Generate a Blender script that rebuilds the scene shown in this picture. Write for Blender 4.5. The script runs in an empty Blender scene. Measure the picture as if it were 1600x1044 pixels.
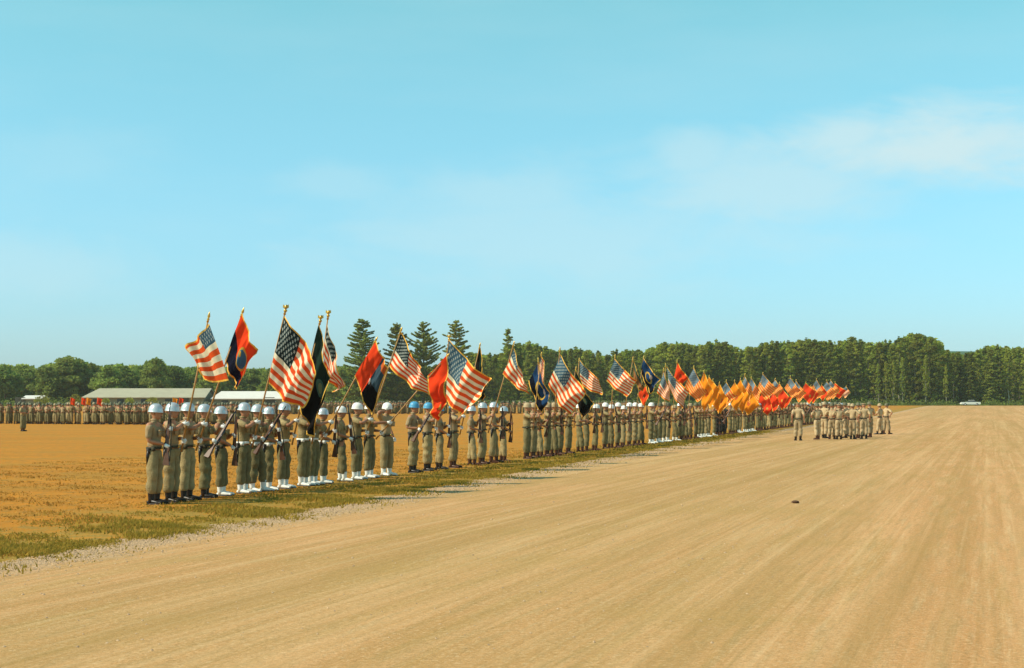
import bpy, bmesh, math, random
import numpy as np
from mathutils import Vector, Matrix
R = math.radians
random.seed(7); rng = np.random.default_rng(7)
C = bpy.context.scene.collection
SC = bpy.context.scene

# ------------------------------------------------------------------ camera, sky, sun
F = 2400.0; CX = 800.0; HY = 629.0; H = 1.8      # focal length and horizon in photo pixels, eye height in m
cam = bpy.data.objects.new('camera', bpy.data.cameras.new('camera')); C.objects.link(cam)
cam.location = (0, 0, H); cam.rotation_euler = (R(90), 0, 0)
cam.data.sensor_width = 36; cam.data.lens = 36 * F / 1600
cam.data.shift_y = (HY - 522) / 1600
cam.data.clip_start = 0.1; cam.data.clip_end = 9000
SC.camera = cam
SUN_DIR = Vector((-0.90, -0.27, 0.82)).normalized()     # towards the sun
SUN_EL = math.asin(SUN_DIR.z); SUN_ROT = math.atan2(SUN_DIR.x, SUN_DIR.y)
w = bpy.data.worlds.new('World'); SC.world = w; w.use_nodes = True
nt = w.node_tree; nt.nodes.clear()
def wn(t, **k):
    n = nt.nodes.new(t)
    for a, b in k.items(): setattr(n, a, b)
    return n
sky = wn('ShaderNodeTexSky', sky_type='NISHITA'); sky.sun_disc = False
sky.sun_elevation = SUN_EL; sky.sun_rotation = SUN_ROT; sky.air_density = 1.0; sky.dust_density = 0.6; sky.ozone_density = 1.5
tint = wn('ShaderNodeMix', data_type='RGBA', blend_type='MULTIPLY'); tint.inputs[0].default_value = 1
SKY_LOW = (0.84, 1.24, 1.78, 1); SKY_HIGH = (1.30, 2.20, 1.66, 1)
geo = wn('ShaderNodeTexCoord')
sz = wn('ShaderNodeSeparateXYZ'); nt.links.new(geo.outputs['Generated'], sz.inputs[0])
tr0 = wn('ShaderNodeMapRange'); tr0.inputs[1].default_value = 0.0; tr0.inputs[2].default_value = 0.27; nt.links.new(sz.outputs[2], tr0.inputs[0])
tm_ = wn('ShaderNodeMix', data_type='RGBA'); nt.links.new(tr0.outputs[0], tm_.inputs[0])
tm_.inputs[6].default_value = SKY_LOW; tm_.inputs[7].default_value = SKY_HIGH; nt.links.new(tm_.outputs[2], tint.inputs[7])
mp = wn('ShaderNodeMapping'); mp.inputs['Scale'].default_value = (1.6, 1.6, 7.5); mp.inputs['Location'].default_value = (0.35, 0.1, 0.2)
no = wn('ShaderNodeTexNoise'); no.inputs['Scale'].default_value = 2.3; no.inputs['Detail'].default_value = 7; no.inputs['Roughness'].default_value = 0.55
cr = wn('ShaderNodeValToRGB'); cr.color_ramp.elements[0].position = 0.44; cr.color_ramp.elements[1].position = 0.80
cr.color_ramp.elements[1].color = (0.55, 0.55, 0.55, 1)
cm = wn('ShaderNodeMix', data_type='RGBA'); cm.inputs[7].default_value = (6.2, 8.4, 8.9, 1)
# soft cloud banks as spots of direction
def cloud_spot(px, py, rx, ry, amount):
    d = Vector(((px - CX) / F, 1.0, (HY - py) / F)).normalized()
    sub = wn('ShaderNodeVectorMath', operation='SUBTRACT'); nt.links.new(geo.outputs['Generated'], sub.inputs[0]); sub.inputs[1].default_value = d
    ns = wn('ShaderNodeTexNoise'); ns.inputs['Scale'].default_value = 9; ns.inputs['Detail'].default_value = 9; ns.inputs['Roughness'].default_value = .62; ns.inputs['Distortion'].default_value = .4
    st_ = wn('ShaderNodeVectorMath', operation='MULTIPLY'); st_.inputs[1].default_value = (1, 1, 2.6); nt.links.new(geo.outputs['Generated'], st_.inputs[0]); nt.links.new(st_.outputs[0], ns.inputs['Vector'])
    dv = wn('ShaderNodeVectorMath', operation='MULTIPLY'); dv.inputs[1].default_value = (F / rx, F / rx, F / ry); nt.links.new(sub.outputs[0], dv.inputs[0])
    ln = wn('ShaderNodeVectorMath', operation='LENGTH'); nt.links.new(dv.outputs[0], ln.inputs[0])
    ad = wn('ShaderNodeMath', operation='MULTIPLY_ADD'); nt.links.new(ns.outputs['Fac'], ad.inputs[0]); ad.inputs[1].default_value = -2.6; nt.links.new(ln.outputs['Value'], ad.inputs[2])
    mr = wn('ShaderNodeMapRange', interpolation_type='SMOOTHSTEP'); nt.links.new(ad.outputs[0], mr.inputs[0])
    mr.inputs[1].default_value = 0.15; mr.inputs[2].default_value = -1.1; mr.inputs[3].default_value = 0; mr.inputs[4].default_value = amount
    return mr.outputs[0]
spots = [cloud_spot(1460, 235, 240, 62, 1.0), cloud_spot(1560, 215, 150, 50, .9), cloud_spot(1330, 215, 90, 45, .8), cloud_spot(1210, 290, 260, 60, 0.6), cloud_spot(1085, 250, 70, 40, 0.5),
         cloud_spot(790, 300, 170, 50, 0.38), cloud_spot(530, 285, 110, 30, 0.26), cloud_spot(120, 260, 150, 50, 0.16), cloud_spot(880, 370, 420, 70, 0.4), cloud_spot(60, 420, 150, 60, .35)]
nt.links.new(geo.outputs['Generated'], mp.inputs[0]); nt.links.new(mp.outputs[0], no.inputs['Vector']); nt.links.new(no.outputs['Fac'], cr.inputs[0])
acc = wn('ShaderNodeMath', operation='MULTIPLY'); nt.links.new(cr.outputs[0], acc.inputs[0]); acc.inputs[1].default_value = 0.35; cur = acc.outputs[0]
for s in spots:
    m = wn('ShaderNodeMath', operation='MAXIMUM'); nt.links.new(cur, m.inputs[0]); nt.links.new(s, m.inputs[1]); cur = m.outputs[0]
nt.links.new(sky.outputs[0], tint.inputs[6])
nt.links.new(tint.outputs[2], cm.inputs[6]); nt.links.new(cur, cm.inputs[0])
bg = wn('ShaderNodeBackground'); bg.inputs[1].default_value = 0.10
out = wn('ShaderNodeOutputWorld'); nt.links.new(cm.outputs[2], bg.inputs[0]); nt.links.new(bg.outputs[0], out.inputs[0])

sl = bpy.data.lights.new('sun', 'SUN'); sl.energy = 4.9; sl.angle = R(0.53); sl.color = (1.0, 0.88, 0.70)
so = bpy.data.objects.new('sun', sl); C.objects.link(so); so.rotation_euler = SUN_DIR.to_track_quat('Z', 'Y').to_euler(); so.location = (-40, -20, 60)
SC.view_settings.view_transform = 'Standard'; SC.view_settings.look = 'None'
SC.view_settings.exposure = 0.0; SC.view_settings.gamma = 1.0; SC.view_settings.use_curve_mapping = False

# ------------------------------------------------------------------ materials
def new_mat(name):
    m = bpy.data.materials.new(name); m.use_nodes = True; m.node_tree.nodes.clear(); return m
class NT:
    def __init__(s, m): s.t = m.node_tree
    def n(s, t, ins=None, **k):
        nd = s.t.nodes.new(t)
        for a, b in k.items(): setattr(nd, a, b)
        for a, b in (ins or {}).items():
            if isinstance(b, bpy.types.NodeSocket): s.t.links.new(b, nd.inputs[a])
            else: nd.inputs[a].default_value = b
        return nd
    def math(s, op, a, b=0.0, c=0.0): return s.n('ShaderNodeMath', {0: a, 1: b, 2: c}, operation=op).outputs[0]
    def mix(s, f, a, b, blend='MIX'): return s.n('ShaderNodeMix', {0: f, 6: a, 7: b}, data_type='RGBA', blend_type=blend).outputs[2]
    def sstep(s, v, a, b): return s.n('ShaderNodeMapRange', {0: v, 1: a, 2: b, 3: 0.0, 4: 1.0}, interpolation_type='SMOOTHSTEP').outputs[0]
    def noise(s, vec, scale, detail=4, rough=0.55): 
        return s.n('ShaderNodeTexNoise', {'Vector': vec, 'Scale': scale, 'Detail': detail, 'Roughness': rough}).outputs['Fac']
def col(c): return (c[0], c[1], c[2], 1.0)
def simple(name, c, rough=0.7, metal=0.0, var=0.25, scale=6.0, objvar=0.0, bump=0.0, spec=0.3):
    m = new_mat(name); t = NT(m)
    tc = t.n('ShaderNodeTexCoord').outputs['Object']
    nz = t.noise(tc, scale, 5)
    f = t.n('ShaderNodeMapRange', {0: nz, 1: 0.25, 2: 0.75, 3: 1 - var, 4: 1 + var}).outputs[0]
    if objvar:
        oi = t.n('ShaderNodeObjectInfo').outputs['Random']
        f = t.math('MULTIPLY', f, t.n('ShaderNodeMapRange', {0: oi, 1: 0, 2: 1, 3: 1 - objvar, 4: 1 + objvar}).outputs[0])
    cc = t.n('ShaderNodeVectorMath', {0: (c[0], c[1], c[2]), 'Scale': f}, operation='SCALE').outputs[0]
    b = t.n('ShaderNodeBsdfPrincipled', {'Base Color': cc, 'Roughness': rough, 'Metallic': metal, 'Specular IOR Level': spec})
    if bump:
        bp = t.n('ShaderNodeBump', {'Height': t.noise(tc, scale * 4, 4), 'Strength': bump, 'Distance': 0.02}); t.t.links.new(bp.outputs[0], b.inputs['Normal'])
    t.n('ShaderNodeOutputMaterial', {0: b.outputs[0]})
    return m
M = {}
M['skin'] = simple('skin', (0.42, 0.19, 0.10), 0.6, var=0.12, objvar=0.15)
M['lip'] = simple('lip', (0.24, 0.07, 0.05), 0.6)
M['eye'] = simple('eye', (0.03, 0.02, 0.015), 0.4)
M['glove'] = simple('glove', (0.78, 0.77, 0.72), 0.8, var=0.06)
M['olive'] = simple('olive_cotton', (0.31, 0.232, 0.105), 0.9, var=0.30, scale=9, objvar=0.16, bump=0.8)
M['olive_dark'] = simple('olive_trouser_cotton', (0.175, 0.142, 0.060), 0.9, var=0.30, scale=9, objvar=0.16, bump=0.8)
M['khaki'] = simple('khaki_cotton', (0.37, 0.265, 0.14), 0.9, var=0.2, scale=9, objvar=0.12, bump=0.4)
M['tan'] = simple('pale_khaki_cotton', (0.52, 0.37, 0.20), 0.9, var=0.15, scale=9, objvar=0.1, bump=0.4)
M['dark'] = simple('dark_serge', (0.035, 0.03, 0.025), 0.9, var=0.2, scale=9, bump=0.3)
M['black_leather'] = simple('black_leather', (0.018, 0.014, 0.012), 0.35, var=0.3)
M['brown_leather'] = simple('brown_leather', (0.07, 0.025, 0.012), 0.4, var=0.3)
M['white_web'] = simple('white_webbing', (0.74, 0.74, 0.68), 0.8, var=0.08)
M['dark_web'] = simple('dark_webbing', (0.05, 0.045, 0.025), 0.8, var=0.2)
M['silver'] = simple('polished_helmet', (0.60, 0.62, 0.62), 0.32, metal=0.5, var=0.06)
M['white'] = simple('white_enamel', (0.82, 0.78, 0.72), 0.4, var=0.05)
M['blue'] = simple('light_blue_enamel', (0.08, 0.32, 0.52), 0.35, var=0.08)
M['helmet_olive'] = simple('olive_helmet_paint', (0.12, 0.115, 0.06), 0.6, var=0.2, objvar=0.15)
M['helmet_tan'] = simple('tan_helmet_paint', (0.42, 0.31, 0.17), 0.6, var=0.12)
M['wood'] = simple('walnut_stock', (0.10, 0.04, 0.018), 0.45, var=0.3, scale=14)
M['steel'] = simple('gun_steel', (0.05, 0.05, 0.055), 0.35, metal=0.8)
M['pole'] = simple('varnished_pole', (0.42, 0.22, 0.07), 0.35, var=0.2, scale=10)
M['gold'] = simple('gold_brass', (0.62, 0.38, 0.08), 0.35, metal=0.6, var=0.15)
M['fringe'] = simple('gold_fringe', (0.78, 0.42, 0.06), 0.85, var=0.25, scale=40)

def flag_mat(kind, v0=0.0):
    key = 'flag_' + kind + ('_%.2f' % v0 if v0 else '')
    if key in M: return M[key]
    m = new_mat(key + '_cloth'); t = NT(m)
    uv = t.n('ShaderNodeUVMap').outputs[0]
    s = t.n('ShaderNodeSeparateXYZ', {0: uv}); u = s.outputs[0]; v = t.math('MULTIPLY_ADD', s.outputs[1], 1 - v0, v0)     # u hoist to fly, v down from the top
    def lt(a, b): return t.math('LESS_THAN', a, b)
    def gt(a, b): return t.math('GREATER_THAN', a, b)
    def ell(cu, cv, ru, rv):
        a = t.math('DIVIDE', t.math('SUBTRACT', u, cu), ru); b = t.math('DIVIDE', t.math('SUBTRACT', v, cv), rv)
        return t.math('SQRT', t.math('ADD', t.math('MULTIPLY', a, a), t.math('MULTIPLY', b, b)))
    gold = col((0.6, 0.36, 0.06))
    if kind.startswith('us'):
        red, white, blue = {'us': ((0.80, 0.105, 0.024), (0.86, 0.74, 0.50), (0.055, 0.115, 0.16)),
                            'us_dark': ((0.78, 0.09, 0.024), (0.86, 0.74, 0.52), (0.020, 0.032, 0.034)),
                            'us_sky': ((0.86, 0.12, 0.025), (0.90, 0.46, 0.13), (0.13, 0.20, 0.27))}[kind]
        st = lt(t.math('MODULO', t.math('FLOOR', t.math('MULTIPLY', v, 13.0)), 2.0), 0.5)
        c = t.mix(st, col(white), col(red))
        can = t.math('MULTIPLY', lt(u, 0.42), lt(v, 7 / 13))
        a = t.math('MULTIPLY', u, 12 / 0.42); b = t.math('MULTIPLY', v, 10 / (7 / 13))
        ra = t.math('ROUND', a); rb = t.math('ROUND', b)
        par = lt(t.math('MODULO', t.math('ADD', ra, rb), 2.0), 0.5)
        dx = t.math('MULTIPLY', t.math('SUBTRACT', a, ra), 1.0); dy = t.math('MULTIPLY', t.math('SUBTRACT', b, rb), 0.85)
        ang = t.math('ARCTAN2', dx, t.math('MULTIPLY', dy, -1.0))
        rad = t.math('MULTIPLY_ADD', t.math('COSINE', t.math('MULTIPLY', ang, 5.0)), 0.13, 0.36)
        dd = t.math('SQRT', t.math('ADD', t.math('MULTIPLY', dx, dx), t.math('MULTIPLY', dy, dy)))
        star = t.math('MULTIPLY', t.math('MULTIPLY', lt(dd, rad), par), t.math('MULTIPLY', t.math('MULTIPLY', gt(a, .5), lt(a, 11.5)), t.math('MULTIPLY', gt(b, .5), lt(b, 9.5))))
        c = t.mix(can, c, t.mix(star, col(blue), col((0.42, 0.45, 0.40))))
    elif kind == 'red':
        c = t.mix(lt(ell(.72, .55, .07, .10), 1.0), col((0.86, 0.065, 0.018)), gold)
    elif kind == 'crimson':
        c = t.mix(lt(ell(.5, .5, .13, .17), 1.0), col((0.84, 0.07, 0.018)), col((0.35, 0.06, 0.02)))
    elif kind == 'red_black':      # red above, black below, small crest in the middle
        c = t.mix(gt(t.math('MULTIPLY_ADD', u, -0.62, v), 0.34), col((0.86, 0.065, 0.018)), col((0.014, 0.016, 0.03)))
        c = t.mix(lt(ell(.62, .50, .13, .22), 1.0), c, col((0.05, 0.16, 0.26)))
        c = t.mix(t.math('MULTIPLY', lt(ell(.62, .50, .13, .22), 1.25), gt(ell(.62, .50, .13, .22), 1.0)), c, gold)
        c = t.mix(lt(ell(.56, .42, .045, .07), 1.0), c, gold)
    elif kind == 'red_fly_black':
        c = t.mix(gt(t.math('MULTIPLY_ADD', v, 0.12, u), 0.53), col((0.86, 0.065, 0.018)), t.mix(lt(v, 0.55), col((0.014, 0.012, 0.012)), col((0.05, 0.085, 0.11))))
        c = t.mix(lt(ell(.5, .62, .07, .06), 1.0), c, col((0.7, 0.6, 0.5)))
        c = t.mix(t.math('MULTIPLY', gt(u, .6), lt(v, .16)), c, col((0.55, 0.12, 0.03)))
    elif kind == 'black':
        c = t.mix(gt(v, 0.3), col((0.018, 0.035, 0.025)), col((0.014, 0.012, 0.011)))
        c = t.mix(lt(ell(.62, .38, .10, .13), 1.0), c, col((0.10, 0.17, 0.12)))
        c = t.mix(lt(ell(.62, .38, .05, .08), 1.0), c, col((0.30, 0.30, 0.14)))
    elif kind == 'blue':
        c = t.mix(gt(v, 0.66), col((0.02, 0.055, 0.13)), col((0.01, 0.012, 0.02)))
        e = ell(.5, .52, .2, .26)
        c = t.mix(t.math('MULTIPLY', lt(e, 1.15), gt(e, .85)), c, gold)
        c = t.mix(lt(ell(.62, .3, .07, .12), 1.0), c, col((0.6, 0.45, 0.4)))
    elif kind == 'orange':
        c = t.mix(lt(ell(.55, .5, .12, .16), 1.0), col((0.88, 0.27, 0.018)), col((0.55, 0.12, 0.03)))
    elif kind == 'tan':
        c = t.mix(t.math('GREATER_THAN', v, 0.45), col((0.10, 0.12, 0.07)), col((0.30, 0.13, 0.05)))
    fn = t.noise(uv, 60.0, 3)
    c = t.n('ShaderNodeVectorMath', {0: c, 'Scale': t.n('ShaderNodeMapRange', {0: fn, 1: .3, 2: .7, 3: .88, 4: 1.08}).outputs[0]}, operation='SCALE').outputs[0]
    d = t.n('ShaderNodeBsdfDiffuse', {0: c}); tr = t.n('ShaderNodeBsdfTranslucent', {0: c})
    mx = t.n('ShaderNodeMixShader', {0: 0.28, 1: d.outputs[0], 2: tr.outputs[0]})
    t.n('ShaderNodeOutputMaterial', {0: mx.outputs[0]})
    M[key] = m; return m

def leaf_mat(name, a, b, scale=0.6):
    m = new_mat(name); t = NT(m)
    tc = t.n('ShaderNodeTexCoord').outputs['Object']
    oi = t.n('ShaderNodeObjectInfo').outputs['Random']
    nz = t.sstep(t.noise(tc, scale, 5, 0.7), 0.36, 0.64)
    c = t.mix(nz, col(a), col(b))
    c = t.n('ShaderNodeHueSaturation', {'Hue': t.n('ShaderNodeMapRange', {0: oi, 3: .482, 4: .512}).outputs[0], 'Saturation': 1.0,
            'Value': t.n('ShaderNodeMapRange', {0: t.math('FRACT', t.math('MULTIPLY', oi, 7.31)), 3: .72, 4: 1.25}).outputs[0], 'Color': c}).outputs[0]
    d = t.n('ShaderNodeBsdfDiffuse', {0: c}); tr = t.n('ShaderNodeBsdfTranslucent', {0: c})
    mx = t.n('ShaderNodeMixShader', {0: 0.5, 1: d.outputs[0], 2: tr.outputs[0]})
    t.n('ShaderNodeOutputMaterial', {0: mx.outputs[0]}); return m
M['leaf'] = leaf_mat('broad_leaf', (0.21, 0.20, 0.045), (0.42, 0.48, 0.07))
M['needle'] = leaf_mat('pine_needle', (0.21, 0.215, 0.05), (0.38, 0.45, 0.075), 0.8)
M['leaf_cool'] = leaf_mat('far_leaf', (0.15, 0.18, 0.05), (0.30, 0.38, 0.08))
M['bark'] = simple('bark', (0.16, 0.13, 0.09), 0.9, var=0.3, scale=2)
M['bark_pale'] = simple('pale_bark', (0.36, 0.33, 0.24), 0.9, var=0.25, scale=2)
M['shed_roof_green'] = simple('weathered_green_roof', (0.42, 0.38, 0.26), 0.7, var=0.1, scale=0.6)
M['shed_roof_white'] = simple('pale_sheet_roof', (0.74, 0.68, 0.60), 0.6, var=0.07, scale=0.6)
M['shed_wall'] = simple('shed_boards', (0.22, 0.22, 0.14), 0.8, var=0.15, scale=1)
M['shed_door'] = simple('shed_door_boards', (0.06, 0.06, 0.045), 0.8)
M['car_paint'] = simple('white_car_paint', (0.80, 0.80, 0.72), 0.25, var=0.03)
M['glass'] = simple('car_glass', (0.03, 0.04, 0.045), 0.08, var=0.05)
M['rubber'] = simple('rubber', (0.02, 0.02, 0.02), 0.8)
M['clod'] = simple('dirt_clod', (0.10, 0.05, 0.025), 0.95, var=0.3, scale=30)

# ------------------------------------------------------------------ object helpers
def link_mesh(name, me, mats=None, parent=None):
    o = bpy.data.objects.new(name, me); C.objects.link(o)
    if mats is not None and len(me.materials) == 0:
        for m in (mats if isinstance(mats, (list, tuple)) else [mats]): me.materials.append(m)
    if parent is not None: o.parent = parent
    return o
def tag(o, label, cat, group=None):
    o['label'] = label; o['category'] = cat
    if group: o['group'] = group
    return o
def empty(name, loc=(0, 0, 0), rz=0.0):
    o = bpy.data.objects.new(name, None); C.objects.link(o); o.location = loc; o.rotation_euler = (0, 0, rz); o.empty_display_size = 0.2
    return o
class MB:
    """collects verts / faces / material index"""
    def __init__(s): s.v = []; s.f = []; s.m = []
    def add(s, vs, fs, mi=0):
        b = len(s.v); s.v += [tuple(x) for x in vs]; s.f += [tuple(b + i for i in f) for f in fs]; s.m += [mi] * len(fs)
    def box(s, c, d, mi=0, M_=None):
        vs = [Vector((sx * d[0] / 2, sy * d[1] / 2, sz * d[2] / 2)) for sx in (-1, 1) for sy in (-1, 1) for sz in (-1, 1)]
        if M_: vs = [M_ @ x for x in vs]
        vs = [x + Vector(c) for x in vs]
        s.add(vs, [(0, 1, 3, 2), (4, 6, 7, 5), (0, 4, 5, 1), (2, 3, 7, 6), (0, 2, 6, 4), (1, 5, 7, 3)], mi)
    def tube(s, pts, rad, n=8, mi=0, caps=True, sy=1.0):
        pts = [Vector(p) for p in pts]; rings = []
        prev = None
        for i, p in enumerate(pts):
            d = (pts[min(i + 1, len(pts) - 1)] - pts[max(i - 1, 0)]).normalized()
            a = Vector((0, 1, 0)) if abs(d.y) < .9 else Vector((1, 0, 0))
            if prev is not None: a = prev
            e1 = (a - d * a.dot(d)).normalized(); e2 = d.cross(e1); prev = e1
            r = rad[i] if isinstance(rad, (list, tuple)) else rad
            rings.append([p + e1 * (math.cos(2 * math.pi * k / n) * r * sy) + e2 * (math.sin(2 * math.pi * k / n) * r) for k in range(n)])
        vs = [q for r in rings for q in r]; fs = []
        for i in range(len(pts) - 1):
            for k in range(n):
                k2 = (k + 1) % n; fs.append((i * n + k, i * n + k2, (i + 1) * n + k2, (i + 1) * n + k))
        if caps: fs.append(tuple(range(n - 1, -1, -1))); fs.append(tuple((len(pts) - 1) * n + k for k in range(n)))
        s.add(vs, fs, mi)
    def lathe(s, prof, n=20, mi=0, sx=1.0, sy=1.0, off=(0, 0, 0), M_=None):
        vs = []; fs = []
        for (r, z) in prof:
            for k in range(n):
                a = 2 * math.pi * k / n; p = Vector((math.cos(a) * r * sx, math.sin(a) * r * sy, z))
                if M_: p = M_ @ p
                vs.append(p + Vector(off))
        for i in range(len(prof) - 1):
            for k in range(n):
                k2 = (k + 1) % n; fs.append((i * n + k, i * n + k2, (i + 1) * n + k2, (i + 1) * n + k))
        s.add(vs, fs, mi)
    def mesh(s, name, mats=None, smooth=True):
        me = bpy.data.meshes.new(name); me.from_pydata(s.v, [], s.f)
        me.polygons.foreach_set('material_index', s.m)
        if smooth: me.polygons.foreach_set('use_smooth', [True] * len(s.f))
        for m in (mats if isinstance(mats, (list, tuple)) else ([mats] if mats else [])): me.materials.append(m)
        me.update(); return me

# ------------------------------------------------------------------ place: terrain
def zg(y):
    t = min(1, max(0, (y - 150) / 260)); t = t * t * (3 - 2 * t); return 0.95 * t
EDGE = [(-60, -30.5), (5, -9.4), (17.9, -5.55), (24.5, -3.62), (29.6, -2.3), (38.9, 0.1), (56.8, 4.9), (105, 18.9), (160, 35.5), (410, 112), (4000, 1190)]
EY = [a for a, b in EDGE]; EX = [b for a, b in EDGE]
def edge(y): return float(np.interp(y, EY, EX))
SL = 0.31; K0 = 14.76                           # soldiers' line: X = SL*Y - K0
def line_y(px): return -K0 / ((px - CX) / F - SL)
def line_pt(px): y = line_y(px); return Vector((SL * y - K0, y, zg(y)))
NRM = Vector((1, -SL, 0)).normalized()          # the way the line faces
FACE = math.atan2(NRM.y, NRM.x)
def P(px, py, y): return Vector(((px - CX) / F * y, y, H + (HY - py) / F * y))

def sheet(name, rows, offs, zoff, jag=0.0):
    vs = []; uv = []; fs = []; n = len(offs)
    for i, y in enumerate(rows):
        e = edge(y); j = 0.0
        if jag and y < 130:
            a = min(1.0, 30 / max(y, 1)) 
            j = (math.sin(y * .83) * .16 + math.sin(y * 2.1 + 1) * .12 + math.sin(y * 5.7 + 2) * .08 + math.sin(y * 12 + 2) * .05) + random.uniform(-.09, .09)
        for k, o in enumerate(offs):
            jj = j * max(0, 1 - o / 1.5) if jag else 0
            vs.append((e + o + jj, y, zg(y) + zoff)); uv.append((o, y))
    for i in range(len(rows) - 1):
        for k in range(n - 1):
            a = i * n + k; fs.append((a, a + 1, a + n + 1, a + n))
    me = bpy.data.meshes.new(name); me.from_pydata(vs, [], fs)
    ul = me.uv_layers.new(name='uv'); li = np.empty(len(me.loops), dtype=np.int32); me.loops.foreach_get('vertex_index', li)
    ul.data.foreach_set('uv', np.array(uv, dtype=np.float32)[li].ravel()); me.update()
    o = link_mesh(name, me); o['kind'] = 'structure'; return o

# field
m = new_mat('dry_field'); t = NT(m)
uv = t.n('ShaderNodeUVMap').outputs[0]; pos = t.n('ShaderNodeNewGeometry').outputs['Position']
sx = t.n('ShaderNodeSeparateXYZ', {0: uv}); off = sx.outputs[0]; yy = sx.outputs[1]
n1 = t.noise(pos, 0.35, 5); n2 = t.noise(pos, 3.2, 6, .65); n3 = t.noise(pos, 26, 4, .7)
flat = t.n('ShaderNodeVectorMath', {0: pos, 1: (0.12, 0.9, 1)}, operation='MULTIPLY').outputs[0]
n4 = t.noise(flat, 0.5, 5)
c = t.mix(t.sstep(n4, .3, .7), col((0.48, 0.165, 0.008)), col((0.58, 0.212, 0.014)))
c = t.mix(t.math('MULTIPLY', t.sstep(n1, .45, .65), .55), c, col((0.36, 0.20, 0.030)))
c = t.mix(t.sstep(n2, .45, .66), c, col((0.30, 0.15, 0.026)))
c = t.mix(t.math('MULTIPLY', t.sstep(t.noise(flat, 3.5, 5, .7), .5, .66), .6), c, col((0.33, 0.155, 0.022)))
c = t.mix(t.math('MULTIPLY', t.sstep(n3, .45, .7), .5), c, col((0.60, 0.36, 0.10)))
gm = t.math('ADD', t.math('MULTIPLY', t.sstep(off, -5.5, -0.8), .75), t.math('MULTIPLY_ADD', n2, 1.1, -.55))
gm = t.math('ADD', gm, t.math('MULTIPLY_ADD', n1, 1.2, -.6))
gm = t.math('MULTIPLY', t.sstep(t.math('ADD', gm, t.math('MULTIPLY_ADD', n3, 2.6, -1.35)), .3, .7), t.sstep(off, -8.0, -3.2))
c = t.mix(t.math('MULTIPLY', gm, .62), c, t.mix(t.sstep(n3, .4, .6), col((0.20, 0.17, 0.035)), col((0.34, 0.25, 0.06))))
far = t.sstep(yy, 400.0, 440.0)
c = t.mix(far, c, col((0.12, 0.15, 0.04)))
b = t.n('ShaderNodeBsdfPrincipled', {'Base Color': c, 'Roughness': 0.95, 'Specular IOR Level': 0.1})
bp = t.n('ShaderNodeBump', {'Height': t.math('ADD', n2, t.math('MULTIPLY', n3, .6)), 'Strength': 0.5, 'Distance': 0.05}); t.t.links.new(bp.outputs[0], b.inputs['Normal'])
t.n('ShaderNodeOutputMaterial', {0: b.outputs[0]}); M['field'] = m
# road
m = new_mat('packed_dirt'); t = NT(m)
uv = t.n('ShaderNodeUVMap').outputs[0]; pos = t.n('ShaderNodeNewGeometry').outputs['Position']
sx = t.n('ShaderNodeSeparateXYZ', {0: uv}); off = sx.outputs[0]; yy = sx.outputs[1]
ps = t.n('ShaderNodeSeparateXYZ', {0: pos}); dirv = t.n('ShaderNodeCombineXYZ', {0: t.math('MULTIPLY_ADD', ps.outputs[1], -.312, ps.outputs[0]), 1: ps.outputs[1]}).outputs[0]
def strk(a, b, d=4, r=.55):
    v = t.n('ShaderNodeVectorMath', {0: dirv, 1: (a, b, 1)}, operation='MULTIPLY').outputs[0]; return t.noise(v, 1.0, d, r)
s1 = strk(0.42, 0.02, 3); s2 = strk(3.2, 0.12, 4, .6); s3 = strk(9, 0.7, 3); s0 = strk(.16, .012, 2); s7 = strk(1.1, .012, 3, .5); s8 = strk(2.6, .02, 3, .5); s9 = strk(7.5, .03, 4, .6)
g = t.noise(pos, 45, 5, .75); g2 = t.noise(pos, 7, 5, .65); g0 = t.noise(pos, .8, 4)
s5 = strk(1.6, .10, 5, .7); s6 = strk(5.5, .30, 5, .7)
c = t.mix(t.sstep(s1, .30, .70), col((0.56, 0.262, 0.092)), col((0.70, 0.352, 0.148)))
c = t.mix(t.math('MULTIPLY', t.sstep(s5, .50, .62), .45), c, col((0.46, 0.26, 0.075)))
c = t.mix(t.math('MULTIPLY', t.sstep(s6, .54, .66), .42), c, col((0.40, 0.23, 0.075)))
c = t.mix(t.math('MULTIPLY', t.sstep(s6, .46, .36), .35), c, col((0.74, 0.48, 0.25)))
c = t.mix(t.math('MULTIPLY', t.sstep(s2, .42, .66), .30), c, col((0.38, 0.225, 0.075)))
c = t.mix(t.math('MULTIPLY', t.sstep(s2, .52, .38), .20), c, col((0.70, 0.47, 0.24)))
c = t.mix(t.math('MULTIPLY', t.sstep(s3, .5, .7), .35), c, col((0.36, 0.24, 0.10)))
c = t.mix(t.math('MULTIPLY', t.sstep(s0, .40, .62), .32), c, col((0.38, 0.26, 0.085)))
c = t.mix(t.math('MULTIPLY', t.sstep(g2, .5, .7), .28), c, col((0.34, 0.24, 0.10)))
gm2 = t.noise(pos, 17, 5, .8)
c = t.mix(t.math('MULTIPLY', t.sstep(gm2, .53, .62), .42), c, col((0.30, 0.18, 0.07)))
c = t.mix(t.math('MULTIPLY', t.sstep(gm2, .46, .38), .42), c, col((0.78, 0.54, 0.30)))
c = t.mix(t.math('MULTIPLY', t.sstep(g, .52, .66), .5), c, col((0.24, 0.15, 0.06)))
c = t.mix(t.math('MULTIPLY', t.sstep(g, .46, .34), .35), c, col((0.70, 0.54, 0.34)))
c = t.mix(t.math('MULTIPLY', t.sstep(s7, .52, .64), .30), c, col((0.36, 0.21, 0.065)))
c = t.mix(t.math('MULTIPLY', t.sstep(s7, .46, .34), .22), c, col((0.76, 0.49, 0.24)))
c = t.mix(t.math('MULTIPLY', t.sstep(s9, .54, .66), .26), c, col((0.36, 0.20, 0.06)))
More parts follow.
